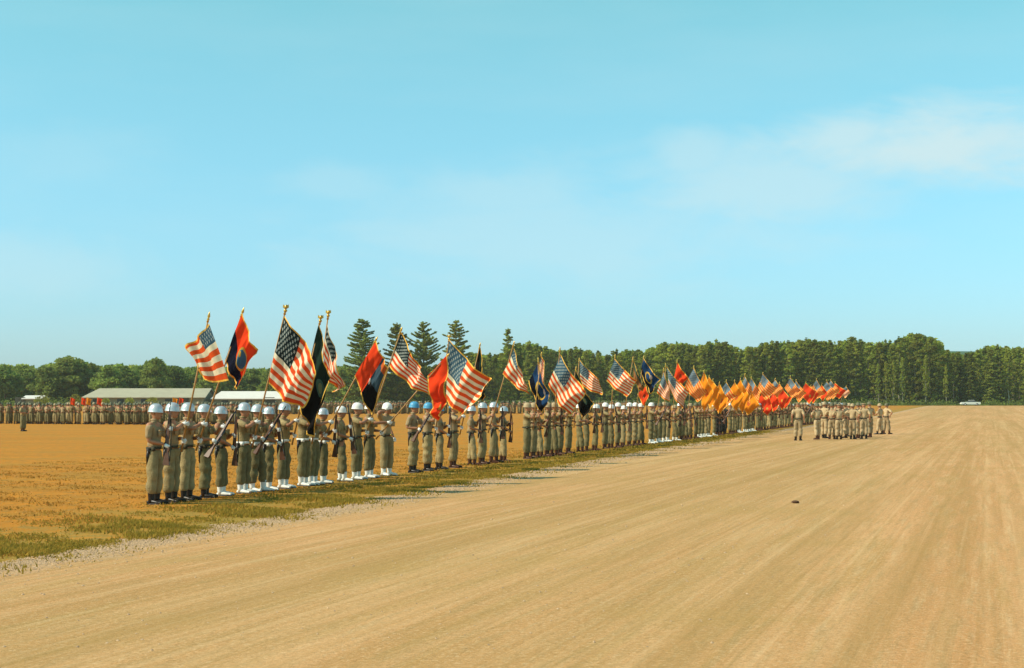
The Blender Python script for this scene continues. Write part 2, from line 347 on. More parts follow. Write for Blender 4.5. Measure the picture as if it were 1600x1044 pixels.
c = t.mix(t.math('MULTIPLY', t.sstep(s9, .44, .33), .20), c, col((0.80, 0.53, 0.28)))
c = t.mix(t.math('MULTIPLY', t.sstep(s8, .54, .66), .25), c, col((0.38, 0.22, 0.07)))
c = t.mix(t.math('MULTIPLY', t.sstep(t.noise(pos, .22, 4, .6), .5, .62), .25), c, col((0.40, 0.25, 0.075)))
# pale gravel shoulder
sh = t.sstep(t.math('ADD', off, t.math('MULTIPLY_ADD', g0, 1.2, t.math('MULTIPLY_ADD', g2, 1.4, -1.3))), 1.25, .1)
gc = t.mix(t.sstep(t.noise(pos, 22, 5, .8), .42, .60), col((0.68, 0.45, 0.27)), col((0.32, 0.21, 0.11)))
gc = t.mix(t.math('MULTIPLY', t.sstep(g2, .5, .62), .45), gc, col((0.44, 0.28, 0.11)))
c = t.mix(sh, c, gc)
b = t.n('ShaderNodeBsdfPrincipled', {'Base Color': c, 'Roughness': 0.95, 'Specular IOR Level': 0.08})
bp = t.n('ShaderNodeBump', {'Height': t.math('ADD', t.math('ADD', g, t.math('MULTIPLY', s3, 1.2)), t.math('MULTIPLY', g2, 1.5)), 'Strength': 0.4, 'Distance': 0.025}); t.t.links.new(bp.outputs[0], b.inputs['Normal'])
t.n('ShaderNodeOutputMaterial', {0: b.outputs[0]}); M['road'] = m

rows_near = list(np.arange(-5, 60, 0.08)) + list(np.arange(60, 150, .5)) + list(range(150, 411, 10))
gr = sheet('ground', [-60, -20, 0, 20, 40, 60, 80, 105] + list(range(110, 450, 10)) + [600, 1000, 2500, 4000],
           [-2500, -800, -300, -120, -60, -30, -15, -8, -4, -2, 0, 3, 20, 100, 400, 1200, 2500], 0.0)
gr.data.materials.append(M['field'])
rd = sheet('dirt_road', rows_near, [0, .2, .5, 1, 2, 4, 8, 16, 32, 64, 130, 260, 500], 0.006, jag=1)
rd.data.materials.append(M['road'])

# far wooded hills
def hills():
    vs = []; fs = []; n = 160
    for i in range(n):
        px = -400 + 2400 * i / (n - 1); y = 1500
        h = 578 + 6 * math.sin(px / 130) + 4 * math.sin(px / 47 + 1)
        if px > 1440: h = 549 + (abs(px - 1500) * .02)
        elif px > 600: h = 590
        top = P(px, h + random.uniform(-.6, .6), y)
        vs += [((px - CX) / F * 1250, 1250, 0.0), ((px - CX) / F * 1380, 1380, top.z * .6), (top.x, y, top.z), (top.x * 1.3, 2000, 0.0)]
    for i in range(n - 1):
        for k in range(3): a = i * 4 + k; fs.append((a, a + 1, a + 5, a + 4))
    me = bpy.data.meshes.new('hills'); me.from_pydata(vs, [], fs); o = link_mesh('hills', me, simple('far_woods', (0.055, 0.12, 0.075), 1.0, var=.25, scale=.03)); o['kind'] = 'structure'
hills()

# ------------------------------------------------------------------ grass blades
def blades(name, n, yr, orange, hmin, hmax, mat, clump, seed):
    r = np.random.default_rng(seed); V = []; 
    y = yr[0] * (yr[1] / yr[0]) ** r.random(n)
    o = orange(r, n, y)
    keep = (np.sin(y * 2.1 + o * 1.3) + np.sin(o * 3.7 - y * .9 + 1.3) + np.sin(y * 5.3 + o * 4.4) + r.normal(0, 1.0, n)) > clump
    y = y[keep]; o = o[keep]; n = len(y)
    x = np.interp(y, EY, EX) + o
    h = r.uniform(hmin, hmax, n) * (1 + .5 * np.sin(y * 1.9 + o * 2.2)) ; h *= np.where(y > 45, 1.1, 1)
    wv = r.uniform(.005, .011, n) * (1 + y / 28); a = r.uniform(0, math.pi, n)
    lx = r.normal(0, .45, n) * h; ly = r.normal(0, .45, n) * h
    dx = np.cos(a) * wv; dy = np.sin(a) * wv
    z0 = np.zeros(n)
    p = np.stack([np.stack([x - dx, y - dy, z0], 1), np.stack([x + dx, y + dy, z0], 1), np.stack([x + lx, y + ly, h], 1)], 1).reshape(-1, 3)
    me = bpy.data.meshes.new(name); me.vertices.add(3 * n); me.vertices.foreach_set('co', p.ravel().astype(np.float32))
    me.loops.add(3 * n); me.loops.foreach_set('vertex_index', np.arange(3 * n, dtype=np.int32))
    me.polygons.add(n); me.polygons.foreach_set('loop_start', np.arange(0, 3 * n, 3, dtype=np.int32))
    me.update(calc_edges=True); me.validate()
    ob = link_mesh(name, me, mat); ob['kind'] = 'stuff'; return ob
def grassmat(name, a, b_):
    m = new_mat(name); t = NT(m); pos = t.n('ShaderNodeNewGeometry').outputs['Position']
    c = t.mix(t.sstep(t.noise(pos, 2.5, 5, .7), .38, .62), col(a), col(b_))
    d = t.n('ShaderNodeBsdfDiffuse', {0: c}); tr = t.n('ShaderNodeBsdfTranslucent', {0: c})
    t.n('ShaderNodeOutputMaterial', {0: t.n('ShaderNodeMixShader', {0: .35, 1: d.outputs[0], 2: tr.outputs[0]}).outputs[0]}); return m
g_ = tag(blades('grass', 190000, (12, 95), lambda r, n, y: np.where(r.random(n) < .16, r.normal(.05, .38, n), -np.abs(r.normal(0, 1.35, n)) + .12), .02, .055, grassmat('green_grass', (0.29, 0.21, 0.033), (0.44, 0.28, 0.050)), .3, 3),
    'short ragged green grass along the pale gravel edge of the road', 'grass')
d_ = tag(blades('dry_grass', 170000, (13, 60), lambda r, n, y: -r.uniform(0, 1, n) ** 1.3 * 16, .010, .034, grassmat('dry_grass', (0.36, 0.17, 0.028), (0.60, 0.33, 0.08)), .4, 4),
    'short dry ochre grass covering the parade field', 'dry grass')

def pebbles(n, seed):
    r = np.random.default_rng(seed); y = 11 * (70 / 11) ** r.random(n); o = np.where(r.random(n) < .95, np.abs(r.normal(.2, .4, n)), r.uniform(0, 9, n)); x = np.interp(y, EY, EX) + o
    sz = r.uniform(.005, .013, n) * (1 + y / 40); base = np.array([[1, 0, 0], [0, 1, 0], [-1, 0, 0], [0, -1, 0], [0, 0, .8]]); a = r.uniform(0, 6.28, n); ca, sa = np.cos(a), np.sin(a)
    P_ = base[None] * sz[:, None, None] * r.uniform(.6, 1.4, (n, 5, 1)); X = P_[..., 0] * ca[:, None] - P_[..., 1] * sa[:, None] + x[:, None]; Y = P_[..., 0] * sa[:, None] + P_[..., 1] * ca[:, None] + y[:, None]; Z = P_[..., 2] + .007
    co = np.stack([X, Y, Z], -1).reshape(-1, 3); t_ = np.array([[0, 1, 4], [1, 2, 4], [2, 3, 4], [3, 0, 4]]); idx = (t_[None] + 5 * np.arange(n)[:, None, None]).reshape(-1)
    me = bpy.data.meshes.new('gravel'); me.vertices.add(5 * n); me.vertices.foreach_set('co', co.ravel().astype(np.float32)); me.loops.add(12 * n); me.loops.foreach_set('vertex_index', idx.astype(np.int32))
    me.polygons.add(4 * n); me.polygons.foreach_set('loop_start', np.arange(0, 12 * n, 3, dtype=np.int32)); me.update(calc_edges=True)
    ob = link_mesh('gravel', me, simple('gravel_stone', (0.46, 0.30, 0.17), .9, var=.6, scale=30)); ob['kind'] = 'stuff'; tag(ob, 'loose pale gravel scattered along the edge of the dirt road', 'gravel')
pebbles(17000, 9)
# ------------------------------------------------------------------ people
def skin_mesh(chains, roots, level=2):
    """chains: dict name->(co, r, parent); grown into one continuous surface"""
    names = list(chains); idx = {k: i for i, k in enumerate(names)}
    me = bpy.data.meshes.new('tmp')
    me.from_pydata([chains[k][0] for k in names], [(idx[chains[k][2]], idx[k]) for k in names if chains[k][2]], [])
    o = bpy.data.objects.new('tmp', me); C.objects.link(o)
    md = o.modifiers.new('s', 'SKIN'); md.branch_smoothing = 0.6; md.use_smooth_shade = True
    if not me.skin_vertices: 
        bpy.context.view_layer.objects.active = o
    for i, k in enumerate(names):
        r = chains[k][1]; sv = me.skin_vertices[0].data[i]; sv.radius = (r, r) if not isinstance(r, tuple) else r; sv.use_root = k in roots
    if level:
        ss = o.modifiers.new('ss', 'SUBSURF'); ss.levels = level; ss.render_levels = level
    dg = bpy.context.evaluated_depsgraph_get(); dg.update()
    ev = o.evaluated_get(dg); res = bpy.data.meshes.new_from_object(ev)
    bpy.data.objects.remove(o); bpy.data.meshes.remove(me)
    n = len(res.vertices); co = np.empty(n * 3, np.float32); res.vertices.foreach_get('co', co)
    fs = [tuple(p.vertices) for p in res.polygons]; bpy.data.meshes.remove(res)
    return co.reshape(-1, 3), fs
def wrinkle(co, amp, seed, base=0.0):
    r = np.random.default_rng(seed); out = co.copy(); cx = co[:, 0]; cy = co[:, 1]; cz = co[:, 2]
    d = np.zeros(len(co))
    for _ in range(7):
        k = r.uniform(-1, 1, 3) * np.array([14, 14, 34]); d += np.sin(co @ k + r.uniform(0, 6.28)) 
    d = d / 3.2 * amp
    out[:, 0] += d * np.sign(cx + 1e-4) * .8; out[:, 1] += d * np.sign(cy + 1e-4) * .6
    return out
def arm(S, W, hint, L1=.295, L2=.265):
    S = Vector(S); W = Vector(W); d = W - S; L = min(d.length, (L1 + L2) * .985); dn = d.normalized(); W = S + dn * L
    a = (L1 * L1 - L2 * L2 + L * L) / (2 * L); h = math.sqrt(max(1e-6, L1 * L1 - a * a))
    hv = Vector(hint); hv = (hv - dn * hv.dot(dn)).normalized()
    return S + dn * a + hv * h, W
SHO = {-1: Vector((-.015, -.175, 1.425)), 1: Vector((-.015, .175, 1.425))}
def add_hand(mb, W, G, axis, side, mi=1):
    """palm and five curled fingers closed round a bar at G running along axis"""
    W = Vector(W); G = Vector(G); ax = Vector(axis).normalized(); f = (G - W); f = (f - ax * f.dot(ax)).normalized(); n = ax.cross(f) * side
    pc = G + n * .030 - f * .012
    mb.tube([W, W + (pc - W) * .5, pc + f * .028], [.027, .036, .036], 8, mi, sy=.75)
    lens = [.95, 1.08, 1.0, .8]
    for k in range(4):
        cen = G + ax * ((k - 1.5) * .0205); r = .029
        pts = [cen + n * .03, cen + n * .022 * 1.1 + f * .030 * lens[k], cen + f * .036 * lens[k] - n * .012, cen + f * .014 - n * .03 * lens[k]]
        mb.tube(pts, [.0105, .0100, .0092, .0075], 6, mi)
    th = [pc - f * .02 + ax * .02, G - f * .030 + ax * .035 + n * .006, G - f * .022 + ax * .045 - n * .022]
    mb.tube(th, [.013, .0115, .009], 6, mi)
def head_into(mb, turn=0.0, n=16):
    """head with brow, nose, mouth, chin, ears and eyes"""
    prof = [(-.118, .030), (-.108, .050), (-.085, .062), (-.055, .069), (-.02, .074), (.02, .077), (.055, .077), (.085, .066), (.105, .045), (.115, .015)]
    vs = []; fs = []; c = Vector((.022, 0, 1.630)); Rz = Matrix.Rotation(turn, 3, 'Z')
    for (z, r) in prof:
        for k in range(n):
            a = 2 * math.pi * k / n; x = math.cos(a) * r * 1.22; y = math.sin(a) * r
            if z < -.03 and x < 0: x *= .72
            if z < -.05 and x > 0: x *= 1.06
            if x > 0 and abs(y) < .02 and -.045 < z < .0: x += .020 * (1 - abs(y) / .022)      # nose
            if x > 0 and .012 < abs(y) < .045 and 0 < z < .03: x -= .006                          # eye sockets
            vs.append(c + Rz @ Vector((x + .006, y, z)))
    for i in range(len(prof) - 1):
        for k in range(n): k2 = (k + 1) % n; fs.append((i * n + k, i * n + k2, (i + 1) * n + k2, (i + 1) * n + k))
    fs.append(tuple(range(n - 1, -1, -1))); fs.append(tuple((len(prof) - 1) * n + k for k in range(n)))
    mb.add(vs, fs, 0)
    def loc(x, y, z): return c + Rz @ Vector((x, y, z))
    mb.tube([loc(.088, 0, .01), loc(.108, 0, -.018), loc(.098, 0, -.034)], [.008, .013, .010], 6, 0)
    for s in (-1, 1):
        mb.tube([loc(.083, s * .026, .008), loc(.090, s * .030, .008)], [.009, .006], 6, 2)
        mb.tube([loc(-.005, s * .072, .012), loc(-.012, s * .084, .005), loc(-.006, s * .078, -.026)], [.010, .017, .008], 6, 0)
    mb.tube([loc(.088, -.022, -.062), loc(.095, 0, -.060), loc(.088, .022, -.062)], [.004, .007, .004], 6, 3)

POSE_CACHE = {}
def build_pose(key, hr, hl, axr, axl, hintr=(-.5, -.5, -.8), hintl=(-.5, .5, -.8), turn=0.0, lvl=2, sleeve=.92, legs=(0.0, 0.0), seed=1):
    """returns body, shirt, trousers meshes (geometry only); hr/hl hand targets"""
    if key in POSE_CACHE: return POSE_CACHE[key]
    hands = {-1: (Vector(hr), Vector(axr), hintr), 1: (Vector(hl), Vector(axl), hintl)}
    body = {'pel': ((0, 0, .98), .10, None), 'bel': ((0, 0, 1.12), .10, 'pel'), 'che': ((-.005, 0, 1.30), .115, 'bel'), 'up': ((-.01, 0, 1.42), .08, 'che'),
            'nk': ((0, 0, 1.50), .052, 'up'), 'nk2': ((.012, 0, 1.56), .055, 'nk')}
    shirt = {'w': ((0, 0, .965), .128, None), 'b': ((.005, 0, 1.10), .132, 'w'), 'c': ((0, 0, 1.27), .150, 'b'), 'u': ((-.01, 0, 1.41), .115, 'c'), 'n': ((-.004, 0, 1.495), .070, 'u')}
    tr = {'p': ((0, 0, 1.02), .132, None), 'p2': ((0, 0, .94), .14, 'p')}
    ends = {}
    for s in (-1, 1):
        k = 'r' if s < 0 else 'l'; G, ax, hint = hands[s]
        S = SHO[s]; back = (G - S).normalized() * .065
        E, W = arm(S, G - back, hint)
        body['s' + k] = (tuple(S), .055, 'up'); body['e' + k] = (tuple(E), .042, 's' + k); m_ = E.lerp(W, .35); body['m' + k] = (tuple(m_), .041, 'e' + k)
        body['w' + k] = (tuple(W), .027, 'm' + k); ends[s] = (W, W + back)
        shirt['s' + k] = (tuple(S + Vector((0, -s * .01, -.005))), .082, 'u')
        shirt['m' + k] = (tuple(S.lerp(E, .5)), .068, 's' + k); shirt['e' + k] = (tuple(S.lerp(E, sleeve)), .064, 'm' + k)
        fx = legs[0] if s < 0 else legs[1]
        body['h' + k] = ((0, s * .085, .90), .085, 'pel'); body['kn' + k] = ((fx * .5 + .01, s * .09, .50), .055, 'h' + k); body['ak' + k] = ((fx, s * .09, .12), .04, 'kn' + k)
        tr['h' + k] = ((.0, s * .088, .87), .108, 'p2'); tr['t' + k] = ((fx * .3 + .008, s * .092, .68), .102, 'h' + k); tr['k' + k] = ((fx * .5 + .018, s * .095, .49), .088, 't' + k)
        tr['c' + k] = ((fx * .8 - .006, s * .098, .27), .090, 'k' + k); tr['f' + k] = ((fx, s * .098, .155), .070, 'c' + k)
    nlv = lvl
    mb = MB(); co, fs = skin_mesh(body, ['pel'], max(0, nlv - 1)); mb.add(co.tolist(), fs, 0); head_into(mb, turn, 16 if lvl else 8)
    for s in (-1, 1):
        W, G = ends[s]
        if lvl: add_hand(mb, W, G, hands[s][1], s)
        else: mb.tube([W, G], [.03, .035], 5, 1)
    co, fs = skin_mesh(shirt, ['w'], nlv); co[:, 0] *= np.where((np.abs(co[:, 1]) < .22) & (co[:, 0] < .2), .90, 1.0); co = wrinkle(co, .015 if lvl else 0, seed); sh = MB(); sh.add(co.tolist(), fs, 0)
    if lvl:   # collar and chest pockets with flaps
        sh.lathe([(.062, 1.49), (.070, 1.505), (.067, 1.53), (.060, 1.53)], 14, 0, 1.0, .95, (.004, 0, 0))
        for s in (-1, 1):
            sh.box((.138, s * .065, 1.27), (.022, .095, .11)); sh.box((.146, s * .065, 1.315), (.018, .10, .035))
    co, fs = skin_mesh(tr, ['p'], nlv); co = wrinkle(co, .015 if lvl else 0, seed + 50); tm = MB(); tm.add(co.tolist(), fs, 0)
    POSE_CACHE[key] = (mb, sh, tm); return POSE_CACHE[key]

def boot_mb(spat):
    mb = MB()
    mb.tube([(0, 0, .03), (-.005, 0, .10), (-.005, 0, .20), (-.005, 0, .235)], [.052, .050, .058, .062], 10, 1 if spat else 0)
    rings = [(-.075, .030, .045), (-.05, .042, .06), (0, .045, .075), (.06, .045, .07), (.12, .048, .055), (.17, .044, .045), (.20, .030, .032)]
    vs = []; fs = []; n = 10
    for (x, wd, hh) in rings:
        for k in range(n):
            a = 2 * math.pi * k / n; z = max(0.012, hh * .5 + .012 + math.sin(a) * hh * .62); vs.append((x, math.cos(a) * wd, z))
    for i in range(len(rings) - 1):
        for k in range(n): k2 = (k + 1) % n; fs.append((i * n + k, i * n + k2, (i + 1) * n + k2, (i + 1) * n + k))
    fs.append(tuple(range(n))); fs.append(tuple((len(rings) - 1) * n + k for k in range(n - 1, -1, -1)))
    fb = [f for f in fs]
    if spat: 
        base = [f for f in fs if min(vs[i][0] for i in f) >= .11]; rest = [f for f in fs if f not in base]
        mb.add(vs, rest, 1); mb.add(vs, base, 1)
    else: mb.add(vs, fs, 0)
    sole = [(x, wd * 1.05) for x, wd, _ in rings]
    vs = [(x, y * s, z) for z in (0.0, .018) for s in (-1, 1) for x, y in sole]; q = len(sole); fs = []
    for i in range(q - 1):
        fs += [(i, i + 1, q + i + 1, q + i), (2 * q + i, 3 * q + i, 3 * q + i + 1, 2 * q + i + 1), (i, 2 * q + i, 2 * q + i + 1, i + 1), (q + i, q + i + 1, 3 * q + i + 1, 3 * q + i)]
    mb.add(vs, fs, 0); return mb
def helmet_mb(kind='shell'):
    mb = MB(); Rt = Matrix.Rotation(R(4), 3, 'Y')
    if kind == 'shell':
        pr = [(0.001, .172), (.035, .169), (.07, .155), (.10, .128), (.119, .09), (.128, .048), (.131, .022), (.138, .002), (.141, -.006), (.136, -.009), (.124, .012), (.118, .05)]
        mb.lathe(pr, 22, 0, 1.08, .94, (.018, 0, 1.658), Rt)
        mb.tube([(.05, s * .082, 1.64 - abs(j) * .0) if False else (.03 + .02 * j, -.082 * (1 - j) + .082 * j, 1.655 - .145 * math.sin(math.pi * j)) for s in (1,) for j in [i / 8 for i in range(9)]], .006, 5, 1)
    else:   # service cap with visor
        pr = [(.001, .112), (.10, .115), (.125, .098), (.122, .088), (.092, .06), (.090, .03), (.088, .02)]
        mb.lathe(pr, 20, 0, 1.12, 1.0, (.018, 0, 1.655), Rt)
        mb.lathe([(.0915, .052), (.0915, .028)], 20, 1, 1.12, 1.0, (.018, 0, 1.655), Rt)
        vs = []; 
        for k in range(9):
            a = R(-60 + 15 * k); vs += [(.018 + math.cos(a) * .100, math.sin(a) * .09, 1.682), (.018 + math.cos(a) * .155, math.sin(a) * .105, 1.662)]
        mb.add(vs, [(2 * k, 2 * k + 1, 2 * k + 3, 2 * k + 2) for k in range(8)], 1)
    return mb
BOOT = {False: boot_mb(False), True: boot_mb(True)}; HELM = {'shell': helmet_mb('shell'), 'cap': helmet_mb('cap')}
def belt_mb():
    mb = MB(); mb.lathe([(.121, .985), (.134, .985), (.136, 1.005), (.134, 1.028), (.121, 1.028)], 22, 0, 1.0, 1.06, (.003, 0, 0))
    mb.box((.141, 0, 1.006), (.012, .055, .05), 1); mb.box((.05, -.135, .99), (.06, .035, .075), 0); return mb
BELT = belt_mb()
k_ = MB(); k_.tube([(-.03, -.150, .99), (-.045, -.158, .86), (-.05, -.150, .68)], [.026, .024, .014], 8, sy=.6); k_.box((-.03, -.150, .95), (.06, .03, .10)); SCAB = k_.mesh('scabbard', M['black_leather'])
MESHES = {}
def mesh_of(kind, key, mb, mats):
    k = (kind, key, tuple(m.name for m in mats))
    if k not in MESHES: MESHES[k] = mb.mesh(kind, list(mats))
    return MESHES[k]
def person(loc, rz, pose, label, group=None, shirt='olive', trousers='olive_dark', helmet=('shell', 'silver'), spat=False, belt='dark_web', glove=False, scale=1.0, boots='black_leather', legs=(0, 0), extra=None):
    key, pk = pose; legs = legs or (0, 0)
    if legs != (0, 0): key = key + '_%.2f_%.2f' % legs
    body, sh, tr = build_pose(key, legs=legs, **pk)
    root = empty('person', loc, rz); root.scale = (scale * 1.10, scale * 1.10, scale); tag(root, label, 'person', group)
    g = M['glove'] if glove else M['skin']
    link_mesh('body', mesh_of('body', key, body, (M['skin'], g, M['eye'], M['lip'])), None, root)
    link_mesh('shirt', mesh_of('shirt', key, sh, (M[shirt],)), None, root)
    link_mesh('trousers', mesh_of('trousers', key, tr, (M[trousers],)), None, root)
    link_mesh('belt', mesh_of('belt', 'b', BELT, (M[belt], M['gold'])), None, root)
    if extra: link_mesh('scabbard', SCAB, None, root)
    for s, fx in ((-1, legs[0]), (1, legs[1])):
        b = link_mesh('boot', mesh_of('boot', spat, BOOT[spat], (M[boots], M['white_web'])), None, root); b.location = (fx, s * .098, 0); b.rotation_euler = (0, 0, s * R(12))
    hk, hm = helmet
    h = link_mesh('helmet' if hk == 'shell' else 'cap', mesh_of('helmet' if hk == 'shell' else 'cap', hk, HELM[hk], (M[hm], M['black_leather'])), None, root); h.scale = (.86, .86, .88); h.location = (.003, 0, .192)
    return root
# rifle: origin at the grip, muzzle along +X, top +Z
def rifle_meshes():
    prof = [(-.33, -.085), (-.33, .035), (-.30, .04), (-.08, .012), (.0, .022), (.12, .03), (.62, .03), (.62, .0), (.12, -.012), (.03, -.02), (-.01, -.055), (-.05, -.05), (-.10, -.035)]
    mb = MB(); n = len(prof)
    vs = [(x, s * .021, z) for s in (-1, 1) for x, z in prof]
    mb.add(vs, [tuple(range(n - 1, -1, -1)), tuple(range(n, 2 * n))] + [(i, (i + 1) % n, n + (i + 1) % n, n + i) for i in range(n)], 0)
    st = mb.mesh('stock', M['wood'], smooth=False)
    mb = MB(); mb.tube([(.0, 0, .038), (.30, 0, .038), (.30, 0, .036), (.80, 0, .036)], [.015, .014, .010, .009], 8); mb.box((.765, 0, .05), (.02, .006, .02)); mb.box((.02, 0, .045), (.12, .03, .02)); mb.tube([(.03, -.02, .03), (.045, -.05, .03)], .006, 6)
    br = mb.mesh('barrel', M['steel'])
    mb = MB(); mb.tube([(-.26, 0, -.075), (-.05, 0, -.07), (.25, 0, -.045), (.5, 0, -.01)], .012, 6, sy=.3)
    slg = mb.mesh('sling', M['white_web']); mb2 = MB(); mb2.tube([(-.26, 0, -.075), (-.05, 0, -.07), (.25, 0, -.045), (.5, 0, -.01)], .012, 6, sy=.3)
    return st, br, slg, mb2.mesh('sling', M['dark_web'])
RST, RBR, RSW, RSD = rifle_meshes()
def rifle(root_obj, grip, d, up, label, group, white=False):
    """world placement from the bearer's local frame"""
    o = empty('rifle'); tag(o, label, 'rifle', group)
    link_mesh('stock', RST, None, o); link_mesh('barrel', RBR, None, o); link_mesh('sling', RSW if white else RSD, None, o)
    X = Vector(d).normalized(); Z = Vector(up); Z = (Z - X * Z.dot(X)).normalized(); Y = Z.cross(X)
    L = Matrix((X, Y, Z)).transposed().to_4x4(); L.translation = Vector(grip)
    Wm = Matrix.Translation(root_obj.location) @ Matrix.Rotation(root_obj.rotation_euler[2], 4, 'Z') @ Matrix.Diagonal((*root_obj.scale, 1.0))
    W2 = Wm @ L; q_ = W2.to_3x3().normalized(); W2 = Matrix.Translation(W2.translation) @ q_.to_quaternion().to_matrix().to_4x4(); o.matrix_world = W2
    return o

RD = Vector((.07, .03, .99)).normalized(); RG = Vector((.245, -.03, 1.00))
RDS = [Vector(v).normalized() for v in ((.07, .03, .99), (-.10, .06, .99), (.22, .02, .97), (.10, -.14, .98), (.02, .20, .97))]
RD2 = Vector((.42, .30, .86)).normalized(); RG2 = Vector((.22, -.15, 1.07))
POSES = {
 'port': ('port', dict(hr=RG - Vector((0, 0, .02)), hl=RG + RD * .25, axr=RD, axl=RD, hintr=(-.8, -.5, -.4), hintl=(-.3, .6, -.7), seed=3)),
 'port2': ('port2', dict(hr=RG2, hl=RG2 + RD2 * .34, axr=RD2, axl=RD2, hintr=(-.9, -.3, -.4), hintl=(-.2, .6, -.7), turn=-.25, seed=5)),
 'salute': ('salute', dict(hr=(.135, -.115, 1.66), hl=(.0, .25, .87), axr=(0, .3, 1), axl=(1, 0, 0), hintr=(.25, -.9, .1), hintl=(-1, .3, 0), seed=8)),
 'attention': ('attention', dict(hr=(.0, -.25, .86), hl=(.0, .25, .86), axr=(1, 0, 0), axl=(1, 0, 0), hintr=(-1, -.3, 0), hintl=(-1, .3, 0), seed=11)),
 'hold': ('hold', dict(hr=(.27, -.10, 1.14), hl=(.27, .12, 1.10), axr=(0, 1, 0), axl=(0, 1, 0), hintr=(-.6, -.8, -.5), hintl=(-.6, .8, -.5), seed=14)),
 'akimbo': ('akimbo', dict(hr=(.02, -.20, 1.0), hl=(.02, .20, 1.0), axr=(1, 0, 0), axl=(1, 0, 0), hintr=(-.2, -1, 0), hintl=(-.2, 1, 0), seed=17)),
}
POSES['stand'] = POSES['attention']
for i_, d_ in enumerate(RDS):
    g_2 = RG + Vector((0, 0, (-.05, .0, .05, -.02, .03)[i_]))
    POSES['port_%d' % i_] = ('port_%d' % i_, dict(hr=g_2 - Vector((0, 0, .01)), hl=g_2 + d_ * (.25, .30, .22, .27, .33)[i_], axr=d_, axl=d_, hintr=(-.8, -.5, -.4), hintl=(-.3, .6, -.7), seed=30 + i_, turn=(-.15, 0, .1, -.3, .15)[i_]))
def bearer_pose(theta):
    th = max(0.12, min(theta, .85)); q = round(th, 2)
    d = Vector((math.sin(q), 0, math.cos(q))); B = Vector((.19, 0, .97))
    return ('bearer%.2f' % q, dict(hr=B + d * .46, hl=B + d * .14, axr=d, axl=d, hintr=(-.2, -1, -.35), hintl=(-.7, .5, -.5), seed=int(q * 100)))

def zone(px):
    for a, b in ((62, 'at the left edge'), (130, 'near the small pale hut'), (200, 'near the left end of the long shed'), (330, 'under the leftmost flag'), (440, 'behind the silver helmets'), (540, 'behind the black flags'), (735, 'near the tall pines'), (860, 'behind the dark blue flag'),
                 (1000, 'above the middle flags'), (1080, 'above the bright blue flag'), (1180, 'above the orange flags'), (1250, 'above the red flag cluster'), (1360, 'above the men on the road'), (1440, 'right of the men on the road'), (1500, 'left of the white car'), (1540, 'behind the white car')):
        if px < a: return b
    return 'at the right edge'
